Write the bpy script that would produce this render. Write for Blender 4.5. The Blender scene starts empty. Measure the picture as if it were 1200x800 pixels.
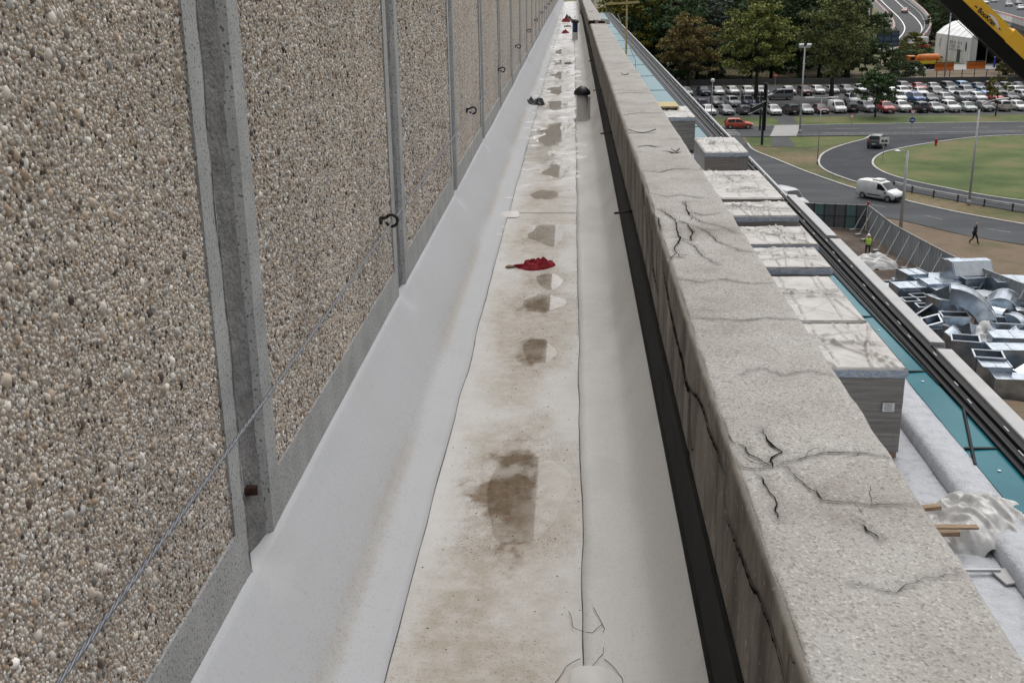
import bpy, bmesh, math, random
import numpy as np
from mathutils import Vector, Matrix, Euler
random.seed(7)
RNG = np.random.default_rng(11)
S = bpy.context.scene
COL = S.collection
R_ = math.radians

# ------------------------------------------------------------ camera, sky, sun, exposure
cam_d = bpy.data.cameras.new('camera')
cam = bpy.data.objects.new('camera', cam_d)
COL.objects.link(cam)
cam_d.sensor_width = 36.0
cam_d.lens = 39.3
cam_d.clip_start = 0.05
cam_d.clip_end = 4000
ax = Matrix(((0.99852061, -0.00161424, 0.05435066),
             (0.05214949, 0.31144836, -0.94883104),
             (-0.01539579, 0.95026171, 0.31107178)))
cam.matrix_world = Matrix.Translation((0, 0, 1.65)) @ ax.to_4x4()
S.camera = cam

SUN_EL, SUN_AZ = 64.0, 8.0           # azimuth clockwise from +Y
w = bpy.data.worlds.new('World')
S.world = w
w.use_nodes = True
nt = w.node_tree
nt.nodes.clear()
sky = nt.nodes.new('ShaderNodeTexSky')
sky.sky_type = 'NISHITA'
sky.sun_disc = False
sky.sun_elevation = R_(SUN_EL)
sky.sun_rotation = R_(SUN_AZ)
sky.air_density = 1.0
sky.dust_density = 4.0
hs = nt.nodes.new('ShaderNodeHueSaturation')      # cloud cover: the blue is mostly gone
hs.inputs['Saturation'].default_value = 0.22
bg = nt.nodes.new('ShaderNodeBackground')
bg.inputs['Strength'].default_value = 0.15
wo = nt.nodes.new('ShaderNodeOutputWorld')
nt.links.new(sky.outputs[0], hs.inputs['Color'])
nt.links.new(hs.outputs[0], bg.inputs['Color'])
nt.links.new(bg.outputs[0], wo.inputs['Surface'])
sl = bpy.data.lights.new('sun', 'SUN')
sl.energy = 1.0
sl.angle = R_(100)
sl.color = (1.0, 0.96, 0.91)
so = bpy.data.objects.new('sun', sl)
COL.objects.link(so)
sd = Vector((math.sin(R_(SUN_AZ)) * math.cos(R_(SUN_EL)), math.cos(R_(SUN_AZ)) * math.cos(R_(SUN_EL)), math.sin(R_(SUN_EL))))
so.rotation_euler = sd.to_track_quat('Z', 'Y').to_euler()
so.location = (0, -20, 60)
S.view_settings.view_transform = 'Standard'
S.view_settings.look = 'None'
S.view_settings.gamma = 1.0
S.view_settings.use_curve_mapping = False
S.view_settings.exposure = 0.30

# ------------------------------------------------------------ materials
MATS = {}
def c4(c):
    return (c[0], c[1], c[2], 1.0)

def newmat(name):
    m = bpy.data.materials.new(name)
    m.use_nodes = True
    t = m.node_tree
    b = t.nodes['Principled BSDF']
    MATS[name] = m
    return m, t, b

def ramp(t, fac, stops, interp='LINEAR'):
    r = t.nodes.new('ShaderNodeValToRGB')
    r.color_ramp.interpolation = interp
    e = r.color_ramp.elements
    while len(e) < len(stops):
        e.new(0.5)
    for i, (p, c) in enumerate(stops):
        e[i].position = p
        e[i].color = c4(c) if len(c) == 3 else c
    t.links.new(fac, r.inputs['Fac'])
    return r.outputs['Color']

def noise(t, scale, detail=4, rough=0.55, coord='Object', stretch=None):
    tc = t.nodes.new('ShaderNodeTexCoord')
    src = tc.outputs[coord]
    if stretch:
        mp = t.nodes.new('ShaderNodeMapping')
        mp.inputs['Scale'].default_value = stretch
        t.links.new(src, mp.inputs['Vector'])
        src = mp.outputs[0]
    n = t.nodes.new('ShaderNodeTexNoise')
    n.inputs['Scale'].default_value = scale
    n.inputs['Detail'].default_value = detail
    n.inputs['Roughness'].default_value = rough
    t.links.new(src, n.inputs['Vector'])
    return n.outputs['Fac']

def mixc(t, fac, a, b, blend='MIX'):
    m = t.nodes.new('ShaderNodeMix')
    m.data_type = 'RGBA'
    m.blend_type = blend
    fa = m.inputs[0]; ca = m.inputs[6]; cb = m.inputs[7]
    for sock, v in ((fa, fac), (ca, a), (cb, b)):
        if hasattr(v, 'is_linked') or hasattr(v, 'links'):
            t.links.new(v, sock)
        elif isinstance(v, (int, float)):
            sock.default_value = v
        else:
            sock.default_value = c4(v)
    return m.outputs[2]

def bump(t, b, h, strength=0.4, dist=0.01):
    n = t.nodes.new('ShaderNodeBump')
    n.inputs['Strength'].default_value = strength
    n.inputs['Distance'].default_value = dist
    t.links.new(h, n.inputs['Height'])
    t.links.new(n.outputs[0], b.inputs['Normal'])

def attr(t, name):
    a = t.nodes.new('ShaderNodeAttribute')
    a.attribute_name = name
    return a.outputs['Fac']

def math_(t, op, a, b=None, clamp=False):
    m = t.nodes.new('ShaderNodeMath')
    m.operation = op
    m.use_clamp = clamp
    for i, v in enumerate((a, b)):
        if v is None:
            continue
        if isinstance(v, (int, float)):
            m.inputs[i].default_value = v
        else:
            t.links.new(v, m.inputs[i])
    return m.outputs[0]

def simple(name, stops, scale=5, rough=0.7, metal=0.0, bs=0.0, bscale=None, bdist=0.01, spec=0.4, stretch=None, detail=4, coord='Object'):
    m, t, b = newmat(name)
    f = noise(t, scale, detail, 0.6, coord, stretch)
    t.links.new(ramp(t, f, stops), b.inputs['Base Color'])
    b.inputs['Roughness'].default_value = rough
    b.inputs['Metallic'].default_value = metal
    b.inputs['Specular IOR Level'].default_value = spec
    if bs:
        bump(t, b, noise(t, bscale or scale * 3, 4, 0.6, coord), bs, bdist)
    return m

def two(name, a, b_, **kw):
    return simple(name, [(0.3, a), (0.7, b_)], **kw)

# aggregate of the wall: the far panels, too far to tell pebbles apart
m, t, b = newmat('aggregate_far')
tc = t.nodes.new('ShaderNodeTexCoord')
vo = t.nodes.new('ShaderNodeTexVoronoi')
vo.inputs['Scale'].default_value = 70
t.links.new(tc.outputs['Object'], vo.inputs['Vector'])
sx = t.nodes.new('ShaderNodeSeparateColor')
t.links.new(vo.outputs['Color'], sx.inputs[0])
STONES = [(0.0, (0.045, 0.037, 0.034)), (0.05, (0.12, 0.085, 0.065)), (0.11, (0.17, 0.16, 0.155)), (0.19, (0.36, 0.265, 0.185)), (0.34, (0.52, 0.435, 0.345)),
          (0.52, (0.61, 0.56, 0.495)), (0.62, (0.34, 0.335, 0.335)), (0.72, (0.64, 0.61, 0.56)), (0.88, (0.52, 0.49, 0.45)), (1.0, (0.84, 0.82, 0.78))]
sc = ramp(t, sx.outputs[0], STONES)
big = ramp(t, noise(t, 1.4, 5, 0.6), [(0.3, (0.88, 0.875, 0.87)), (0.5, (1.06, 1.05, 1.04)), (0.7, (1.14, 1.12, 1.09))])
sc = mixc(t, 1.0, sc, big, 'MULTIPLY')
sc = mixc(t, 1.0, sc, ramp(t, noise(t, 5.0, 5, 0.65, stretch=(1, 1.0, 0.16)), [(0.34, (0.86, 0.85, 0.84)), (0.52, (1.04, 1.04, 1.04))]), 'MULTIPLY')
gapc = ramp(t, vo.outputs['Distance'], [(0.40, (1, 1, 1)), (0.75, (0.50, 0.46, 0.42))])
sc = mixc(t, 1.0, sc, gapc, 'MULTIPLY')
t.links.new(sc, b.inputs['Base Color'])
b.inputs['Roughness'].default_value = 0.75
inv = math_(t, 'SUBTRACT', 1.0, vo.outputs['Distance'])
bump(t, b, inv, 0.8, 0.005)

m, t, b = newmat('pebble')
ge = t.nodes.new('ShaderNodeNewGeometry')
sc = ramp(t, ge.outputs['Random Per Island'], STONES)
big = ramp(t, noise(t, 1.4, 5, 0.6), [(0.3, (0.88, 0.875, 0.87)), (0.5, (1.06, 1.05, 1.04)), (0.7, (1.14, 1.12, 1.09))])
fine = ramp(t, noise(t, 900, 2), [(0.3, (0.82, 0.82, 0.82)), (0.7, (1.08, 1.06, 1.03))])
sc = mixc(t, 1.0, sc, big, 'MULTIPLY')
sc = mixc(t, 1.0, sc, ramp(t, noise(t, 5.0, 5, 0.65, stretch=(1, 1.0, 0.16)), [(0.34, (0.86, 0.85, 0.84)), (0.52, (1.04, 1.04, 1.04))]), 'MULTIPLY')
sc = mixc(t, 1.0, sc, fine, 'MULTIPLY')
t.links.new(sc, b.inputs['Base Color'])
b.inputs['Roughness'].default_value = 0.6
b.inputs['Specular IOR Level'].default_value = 0.35

m, t, b = newmat('aggregate_matrix')
t.links.new(ramp(t, noise(t, 160, 4), [(0.3, (0.23, 0.19, 0.155)), (0.7, (0.44, 0.385, 0.325))]), b.inputs['Base Color'])
b.inputs['Roughness'].default_value = 0.9
bump(t, b, noise(t, 240, 3), 0.7, 0.004)

# smooth concrete of the panel margins, with pores
m, t, b = newmat('concrete_margin')
f1 = ramp(t, noise(t, 6, 5), [(0.3, (0.30, 0.305, 0.30)), (0.7, (0.43, 0.43, 0.42))])
po = ramp(t, noise(t, 130, 2, 0.4), [(0.33, (0.30, 0.29, 0.28)), (0.40, (1, 1, 1))])
t.links.new(mixc(t, 1.0, f1, po, 'MULTIPLY'), b.inputs['Base Color'])
b.inputs['Roughness'].default_value = 0.85
bump(t, b, noise(t, 110, 5, 0.65), 0.9, 0.004)
simple('mortar', [(0.25, (0.12, 0.12, 0.117)), (0.5, (0.205, 0.20, 0.196)), (0.8, (0.29, 0.285, 0.277))], scale=22, rough=0.95, bs=1.0, bscale=60, bdist=0.014, detail=8)

# gutter membrane: attribute dirt (settled dust, painted fold shade), mud (sediment with a painted reflection edge)
def membrane(name, clean, dust, rough):
    m, t, b = newmat(name)
    base = mixc(t, noise(t, 4, 4), clean, tuple(c * 0.93 for c in clean))
    dn = noise(t, 17, 6, 0.65)
    dmask = math_(t, 'MULTIPLY', attr(t, 'dirt'), math_(t, 'MULTIPLY', dn, 1.7), True)
    base = mixc(t, dmask, base, dust)
    sp = ramp(t, noise(t, 150, 3, 0.6), [(0.60, (0, 0, 0)), (0.66, (1, 1, 1))])
    sp2 = ramp(t, noise(t, 55, 5, 0.7, stretch=(1.6, 0.7, 1)), [(0.55, (0, 0, 0)), (0.66, (1, 1, 1))])
    spm = math_(t, 'MULTIPLY', sp, attr(t, 'grit'), True)
    spm2 = math_(t, 'MULTIPLY', sp2, math_(t, 'MULTIPLY', attr(t, 'grit'), 0.55), True)
    base = mixc(t, spm, base, (0.10, 0.085, 0.07))
    base = mixc(t, spm2, base, (0.26, 0.225, 0.18))
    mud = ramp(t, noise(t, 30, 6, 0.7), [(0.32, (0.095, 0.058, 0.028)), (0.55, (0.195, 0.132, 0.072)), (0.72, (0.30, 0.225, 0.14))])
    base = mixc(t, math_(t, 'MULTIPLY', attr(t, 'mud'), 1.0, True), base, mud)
    t.links.new(base, b.inputs['Base Color'])
    t.links.new(math_(t, 'SUBTRACT', rough, math_(t, 'MULTIPLY', attr(t, 'wet'), 0.36)), b.inputs['Roughness'])
    b.inputs['Specular IOR Level'].default_value = 0.5
    hh = math_(t, 'ADD', math_(t, 'MULTIPLY', noise(t, 90, 4, 0.6), 0.10), math_(t, 'MULTIPLY', noise(t, 5.5, 4, 0.6, stretch=(1.3, 0.7, 1)), 0.9))
    bump(t, b, hh, 0.30, 0.016)
    sc_ = ramp(t, noise(t, 26, 6, 0.75, stretch=(0.35, 1.5, 0.35)), [(0.60, (0, 0, 0)), (0.72, (0.55, 0.55, 0.55))])
    base = mixc(t, sc_, base, tuple(c * 0.72 for c in clean))
    t.links.new(base, b.inputs['Base Color'])
    return m
membrane('membrane_floor', (0.66, 0.655, 0.64), (0.40, 0.35, 0.285), 0.5)
membrane('membrane_white', (0.50, 0.512, 0.53), (0.43, 0.415, 0.39), 0.78)
membrane('membrane_right', (0.66, 0.655, 0.635), (0.42, 0.40, 0.365), 0.7)

# standing rain water: clear film, mirror by Fresnel
m, t, b = newmat('rain_water')
t.nodes.remove(b)
out = t.nodes['Material Output']
tr = t.nodes.new('ShaderNodeBsdfTransparent'); tr.inputs[0].default_value = (0.985, 0.98, 0.97, 1)
gl = t.nodes.new('ShaderNodeBsdfGlossy'); gl.inputs['Roughness'].default_value = 0.03
fr = t.nodes.new('ShaderNodeFresnel'); fr.inputs['IOR'].default_value = 1.42
mx = t.nodes.new('ShaderNodeMixShader')
t.links.new(fr.outputs[0], mx.inputs[0]); t.links.new(tr.outputs[0], mx.inputs[1]); t.links.new(gl.outputs[0], mx.inputs[2])
t.links.new(mx.outputs[0], out.inputs['Surface'])

# parapet concrete with exposed grains
def parapet_mat(name, top):
    m, t, b = newmat(name)
    if top:
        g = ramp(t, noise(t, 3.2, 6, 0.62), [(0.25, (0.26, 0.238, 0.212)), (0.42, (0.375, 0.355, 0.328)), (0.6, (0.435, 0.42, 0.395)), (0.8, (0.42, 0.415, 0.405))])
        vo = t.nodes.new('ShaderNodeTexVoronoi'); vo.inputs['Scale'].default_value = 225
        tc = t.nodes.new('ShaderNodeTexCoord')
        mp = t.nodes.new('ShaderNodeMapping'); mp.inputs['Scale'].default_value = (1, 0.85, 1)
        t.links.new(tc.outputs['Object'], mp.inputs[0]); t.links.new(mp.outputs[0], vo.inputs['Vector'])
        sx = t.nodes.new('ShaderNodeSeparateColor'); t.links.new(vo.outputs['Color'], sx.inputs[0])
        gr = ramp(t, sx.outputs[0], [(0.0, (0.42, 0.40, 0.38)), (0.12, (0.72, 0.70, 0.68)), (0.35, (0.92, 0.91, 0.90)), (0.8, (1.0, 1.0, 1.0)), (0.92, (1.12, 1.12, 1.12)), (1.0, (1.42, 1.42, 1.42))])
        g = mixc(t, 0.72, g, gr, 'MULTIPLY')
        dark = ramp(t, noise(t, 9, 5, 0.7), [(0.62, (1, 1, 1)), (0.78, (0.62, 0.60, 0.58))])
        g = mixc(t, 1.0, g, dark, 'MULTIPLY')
        h = vo.outputs['Distance']
    else:
        g = ramp(t, noise(t, 2.6, 6, 0.6, stretch=(1, 2.2, 0.7)), [(0.28, (0.10, 0.086, 0.07)), (0.48, (0.215, 0.19, 0.16)), (0.75, (0.34, 0.315, 0.28))])  # stained face concrete, darkened further to carry the inner side's shade
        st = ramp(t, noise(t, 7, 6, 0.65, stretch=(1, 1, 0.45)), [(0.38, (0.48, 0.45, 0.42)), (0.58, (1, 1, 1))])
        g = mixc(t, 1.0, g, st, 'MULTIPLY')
        ms = ramp(t, noise(t, 45, 4), [(0.62, (0, 0, 0)), (0.75, (1, 1, 1))])
        g = mixc(t, ms, g, (0.45, 0.42, 0.38))
        h = noise(t, 80, 4)
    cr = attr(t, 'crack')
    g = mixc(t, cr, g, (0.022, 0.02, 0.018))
    ed = attr(t, 'edge')
    g = mixc(t, ed, g, (0.42, 0.40, 0.36))
    t.links.new(g, b.inputs['Base Color'])
    b.inputs['Roughness'].default_value = 0.88
    bump(t, b, h, 0.35, 0.003)
    return m
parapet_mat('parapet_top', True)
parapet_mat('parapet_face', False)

two('crack_shade', (0.010, 0.009, 0.008), (0.03, 0.027, 0.023), scale=60, rough=1.0, spec=0.0)
two('grit_dark', (0.03, 0.026, 0.022), (0.09, 0.075, 0.06), scale=90, rough=0.95)
two('seam_dirt', (0.04, 0.036, 0.032), (0.14, 0.128, 0.115), scale=14, rough=0.95, detail=6)
two('sleeve', (0.62, 0.61, 0.58), (0.70, 0.69, 0.665), scale=9, rough=0.5)
two('black_rubber', (0.006, 0.0065, 0.007), (0.016, 0.017, 0.017), scale=12, rough=0.8, spec=0.15, bs=0.3, bscale=60, bdist=0.003)
two('cable_steel', (0.12, 0.125, 0.14), (0.24, 0.25, 0.27), scale=90, rough=0.5, metal=0.6, stretch=(1, 1, 1))
two('iron_black', (0.012, 0.012, 0.012), (0.035, 0.03, 0.028), scale=60, rough=0.6)
two('rust', (0.018, 0.008, 0.005), (0.055, 0.02, 0.012), scale=90, rough=0.9, bs=0.5, bdist=0.003)
two('rag_red', (0.16, 0.005, 0.012), (0.28, 0.011, 0.02), scale=30, rough=0.9, bs=0.4, bscale=120, bdist=0.002)
two('plastic_black', (0.01, 0.011, 0.012), (0.022, 0.023, 0.026), scale=20, rough=0.45)
two('pipe_blue', (0.012, 0.03, 0.09), (0.02, 0.045, 0.13), scale=20, rough=0.45)
simple('roof_white', [(0.3, (0.36, 0.37, 0.40)), (0.45, (0.46, 0.475, 0.505)), (0.7, (0.53, 0.545, 0.575))], scale=5, rough=0.7, bs=1.0, bscale=24, bdist=0.035, detail=7)
two('wall_render', (0.34, 0.34, 0.34), (0.46, 0.46, 0.45), scale=1.5, rough=0.85)
m, t, b = newmat('wrap_side')
g = ramp(t, noise(t, 2.0, 5, 0.6, stretch=(0.6, 0.6, 14)), [(0.3, (0.15, 0.135, 0.125)), (0.5, (0.225, 0.205, 0.19)), (0.72, (0.30, 0.285, 0.27))])
t.links.new(g, b.inputs['Base Color'])
b.inputs['Roughness'].default_value = 0.42
bump(t, b, noise(t, 3, 5, 0.65, stretch=(1.5, 1.5, 9)), 0.5, 0.03)
simple('wrap_top', [(0.28, (0.34, 0.315, 0.285)), (0.45, (0.42, 0.40, 0.372)), (0.65, (0.50, 0.485, 0.462))], scale=2.0, rough=0.42, bs=0.35, bscale=14, bdist=0.03, detail=6)
simple('wrap_band', [(0.30, (0.26, 0.265, 0.275)), (0.42, (0.46, 0.50, 0.55)), (0.50, (0.20, 0.28, 0.42)), (0.55, (0.52, 0.55, 0.59)), (0.7, (0.34, 0.35, 0.37))], scale=6, rough=0.35, stretch=(1, 1, 3))
two('sticker_white', (0.62, 0.62, 0.62), (0.72, 0.72, 0.72), scale=20, rough=0.5)
two('print_grey', (0.2, 0.2, 0.2), (0.3, 0.3, 0.3), scale=40, rough=0.6)
two('timber', (0.18, 0.12, 0.07), (0.36, 0.26, 0.165), scale=8, rough=0.8, stretch=(1, 8, 8))
two('timber_yellow', (0.38, 0.30, 0.13), (0.50, 0.41, 0.20), scale=8, rough=0.7)
m, t, b = newmat('teal_glass')
t.links.new(ramp(t, noise(t, 0.7, 3), [(0.3, (0.008, 0.115, 0.15)), (0.7, (0.014, 0.155, 0.19))]), b.inputs['Base Color'])
b.inputs['Roughness'].default_value = 0.2
b.inputs['Specular IOR Level'].default_value = 0.12
two('black_metal', (0.008, 0.009, 0.010), (0.016, 0.017, 0.02), scale=6, rough=0.62, metal=0.0, spec=0.2)
two('frame_grey', (0.03, 0.034, 0.038), (0.055, 0.06, 0.068), scale=6, rough=0.6, spec=0.2)
two('coping_white', (0.37, 0.37, 0.37), (0.45, 0.45, 0.445), scale=2, rough=0.55)
two('facade_dark', (0.03, 0.035, 0.04), (0.06, 0.065, 0.07), scale=0.4, rough=0.25)
m, t, b = newmat('plastic_sheet')
t.links.new(ramp(t, noise(t, 9, 5), [(0.3, (0.40, 0.39, 0.375)), (0.7, (0.60, 0.595, 0.58))]), b.inputs['Base Color'])
b.inputs['Roughness'].default_value = 0.3
bump(t, b, noise(t, 7, 3, 0.6), 0.35, 0.03)
# ground
m, t, b = newmat('grass_ground')
a_ = noise(t, 0.075, 6, 0.62)
g = ramp(t, a_, [(0.34, (0.05, 0.066, 0.02)), (0.45, (0.09, 0.096, 0.032)), (0.54, (0.145, 0.12, 0.055)), (0.64, (0.18, 0.135, 0.08))])
g2 = ramp(t, noise(t, 1.3, 5, 0.7), [(0.3, (0.62, 0.62, 0.62)), (0.7, (1.22, 1.2, 1.15))])
t.links.new(mixc(t, 1.0, g, g2, 'MULTIPLY'), b.inputs['Base Color'])
b.inputs['Roughness'].default_value = 0.95
bump(t, b, noise(t, 5, 5), 0.8, 0.15)
simple('grass_green', [(0.36, (0.042, 0.07, 0.014)), (0.50, (0.078, 0.108, 0.026)), (0.61, (0.125, 0.125, 0.045)), (0.72, (0.16, 0.118, 0.064))], scale=0.13, rough=0.95, bs=0.8, bscale=5, bdist=0.12, detail=8)
simple('bare_earth', [(0.32, (0.04, 0.031, 0.025)), (0.5, (0.09, 0.066, 0.05)), (0.66, (0.15, 0.118, 0.094))], scale=0.3, rough=0.95, bs=0.9, bscale=3, bdist=0.12, detail=8)
simple('verge_earth', [(0.32, (0.10, 0.072, 0.047)), (0.50, (0.16, 0.116, 0.078)), (0.58, (0.12, 0.096, 0.052)), (0.66, (0.085, 0.085, 0.032))], scale=0.16, rough=0.95, bs=0.8, bscale=4, bdist=0.1, detail=8)
simple('asphalt_old', [(0.3, (0.046, 0.049, 0.054)), (0.5, (0.064, 0.067, 0.072)), (0.7, (0.086, 0.089, 0.094))], scale=0.3, rough=0.9, spec=0.2, detail=7, bs=0.2, bscale=12, stretch=(0.25, 1, 1))
simple('asphalt_new', [(0.3, (0.034, 0.037, 0.043)), (0.7, (0.054, 0.057, 0.066))], scale=0.35, rough=0.9, spec=0.2, detail=7)
simple('asphalt_lot', [(0.3, (0.055, 0.057, 0.06)), (0.7, (0.09, 0.09, 0.09))], scale=0.5, rough=0.9, spec=0.2, detail=7)
two('kerb_stone', (0.36, 0.35, 0.33), (0.52, 0.51, 0.48), scale=2, rough=0.85)
two('slab_concrete', (0.26, 0.255, 0.245), (0.34, 0.335, 0.325), scale=1.2, rough=0.85)
simple('road_paint', [(0.40, (0.13, 0.13, 0.13)), (0.62, (0.42, 0.42, 0.41))], scale=3, rough=0.7)
two('concrete_bridge', (0.34, 0.335, 0.32), (0.48, 0.475, 0.455), scale=0.4, rough=0.85)
two('concrete_dark', (0.06, 0.06, 0.06), (0.10, 0.10, 0.10), scale=0.4, rough=0.9)
two('paint_red', (0.36, 0.03, 0.02), (0.45, 0.05, 0.03), scale=2, rough=0.5)
two('paint_white', (0.62, 0.62, 0.61), (0.74, 0.74, 0.73), scale=3, rough=0.5)
two('paint_blue', (0.015, 0.05, 0.28), (0.02, 0.06, 0.32), scale=3, rough=0.4)
two('pole_grey', (0.34, 0.35, 0.36), (0.46, 0.47, 0.48), scale=2, rough=0.45, metal=0.3)
two('pole_dark', (0.015, 0.016, 0.018), (0.03, 0.031, 0.034), scale=2, rough=0.5)
two('fence_dark', (0.10, 0.11, 0.115), (0.14, 0.15, 0.155), scale=0.6, rough=0.6)
two('fence_grey', (0.25, 0.28, 0.295), (0.32, 0.35, 0.365), scale=0.6, rough=0.55)
two('fence_teal', (0.10, 0.19, 0.185), (0.13, 0.23, 0.22), scale=0.6, rough=0.5)
simple('galvanised', [(0.3, (0.26, 0.31, 0.36)), (0.7, (0.54, 0.60, 0.67))], scale=1.6, rough=0.24, metal=0.85, detail=6)
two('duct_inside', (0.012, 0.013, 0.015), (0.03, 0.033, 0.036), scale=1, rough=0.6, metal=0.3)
two('duct_rim', (0.40, 0.43, 0.46), (0.54, 0.57, 0.60), scale=3, rough=0.4, metal=0.4)
two('crane_yellow', (0.72, 0.38, 0.012), (0.80, 0.44, 0.02), scale=0.8, rough=0.45)
two('crane_black', (0.008, 0.008, 0.009), (0.016, 0.016, 0.018), scale=1, rough=0.5)
two('decal_black', (0.012, 0.012, 0.012), (0.02, 0.02, 0.02), scale=5, rough=0.5)
two('tent_white', (0.74, 0.74, 0.73), (0.84, 0.84, 0.83), scale=0.5, rough=0.6)
two('tent_grey', (0.55, 0.55, 0.53), (0.66, 0.66, 0.64), scale=0.5, rough=0.6)
two('truck_orange', (0.50, 0.13, 0.012), (0.60, 0.17, 0.02), scale=1, rough=0.5)
two('truck_yellow', (0.60, 0.42, 0.03), (0.68, 0.5, 0.05), scale=1, rough=0.5)
two('billboard_blue', (0.045, 0.085, 0.15), (0.10, 0.16, 0.24), scale=0.5, rough=0.6)
two('cloth_black', (0.012, 0.012, 0.014), (0.025, 0.025, 0.028), scale=10, rough=0.9)
two('cloth_grey', (0.03, 0.03, 0.034), (0.055, 0.055, 0.06), scale=10, rough=0.9)
two('vest_yellow', (0.38, 0.62, 0.03), (0.48, 0.72, 0.05), scale=8, rough=0.8)
two('helmet_white', (0.7, 0.7, 0.7), (0.76, 0.76, 0.76), scale=8, rough=0.4)
two('skin', (0.42, 0.25, 0.18), (0.5, 0.31, 0.23), scale=9, rough=0.6)
# vehicles: the paint takes the object's own colour
m, t, b = newmat('car_paint')
oi = t.nodes.new('ShaderNodeObjectInfo')
t.links.new(mixc(t, ramp(t, noise(t, 1.5, 4), [(0.4, (0, 0, 0)), (0.8, (0.35, 0.35, 0.35))]), oi.outputs['Color'], (0.16, 0.15, 0.14)), b.inputs['Base Color'])
b.inputs['Roughness'].default_value = 0.38
b.inputs['Coat Weight'].default_value = 0.3
b.inputs['Coat Roughness'].default_value = 0.12
two('car_glass', (0.012, 0.015, 0.018), (0.025, 0.03, 0.034), scale=1, rough=0.12, spec=0.3)
two('tyre', (0.012, 0.012, 0.012), (0.022, 0.022, 0.022), scale=10, rough=0.85)
two('rim', (0.30, 0.31, 0.32), (0.42, 0.43, 0.44), scale=6, rough=0.4, metal=0.6)
two('lamp_glass', (0.62, 0.64, 0.66), (0.74, 0.76, 0.78), scale=6, rough=0.15)
two('lamp_red', (0.30, 0.01, 0.01), (0.40, 0.02, 0.015), scale=6, rough=0.2)
two('bumper_black', (0.014, 0.014, 0.015), (0.024, 0.024, 0.025), scale=6, rough=0.6)

def leaf_mat(name, a, b_, c):
    m, t, b = newmat(name)
    ge = t.nodes.new('ShaderNodeNewGeometry')
    g = ramp(t, ge.outputs['Random Per Island'], [(0.0, a), (0.55, b_), (1.0, c)])
    v = ramp(t, noise(t, 0.35, 3), [(0.3, (0.65, 0.65, 0.65)), (0.7, (1.2, 1.2, 1.15))])
    t.links.new(mixc(t, 1.0, g, v, 'MULTIPLY'), b.inputs['Base Color'])
    b.inputs['Roughness'].default_value = 0.75
    b.inputs['Specular IOR Level'].default_value = 0.2
    return m
leaf_mat('leaf_dark', (0.038, 0.06, 0.026), (0.07, 0.105, 0.044), (0.115, 0.15, 0.066))
leaf_mat('leaf_green', (0.11, 0.135, 0.034), (0.20, 0.225, 0.06), (0.34, 0.33, 0.12))
leaf_mat('leaf_deep', (0.032, 0.062, 0.026), (0.058, 0.105, 0.038), (0.11, 0.16, 0.072))
leaf_mat('leaf_brown', (0.13, 0.104, 0.038), (0.21, 0.162, 0.062), (0.29, 0.225, 0.09))
leaf_mat('leaf_olive', (0.08, 0.10, 0.032), (0.14, 0.16, 0.055), (0.23, 0.23, 0.10))
leaf_mat('leaf_silver', (0.05, 0.068, 0.052), (0.085, 0.105, 0.085), (0.15, 0.17, 0.145))
leaf_mat('leaf_yellow', (0.07, 0.08, 0.015), (0.13, 0.13, 0.025), (0.24, 0.2, 0.03))
leaf_mat('leaf_rust', (0.04, 0.028, 0.018), (0.065, 0.042, 0.025), (0.09, 0.06, 0.035))
two('bark', (0.03, 0.024, 0.018), (0.06, 0.05, 0.04), scale=5, rough=0.95)

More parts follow.
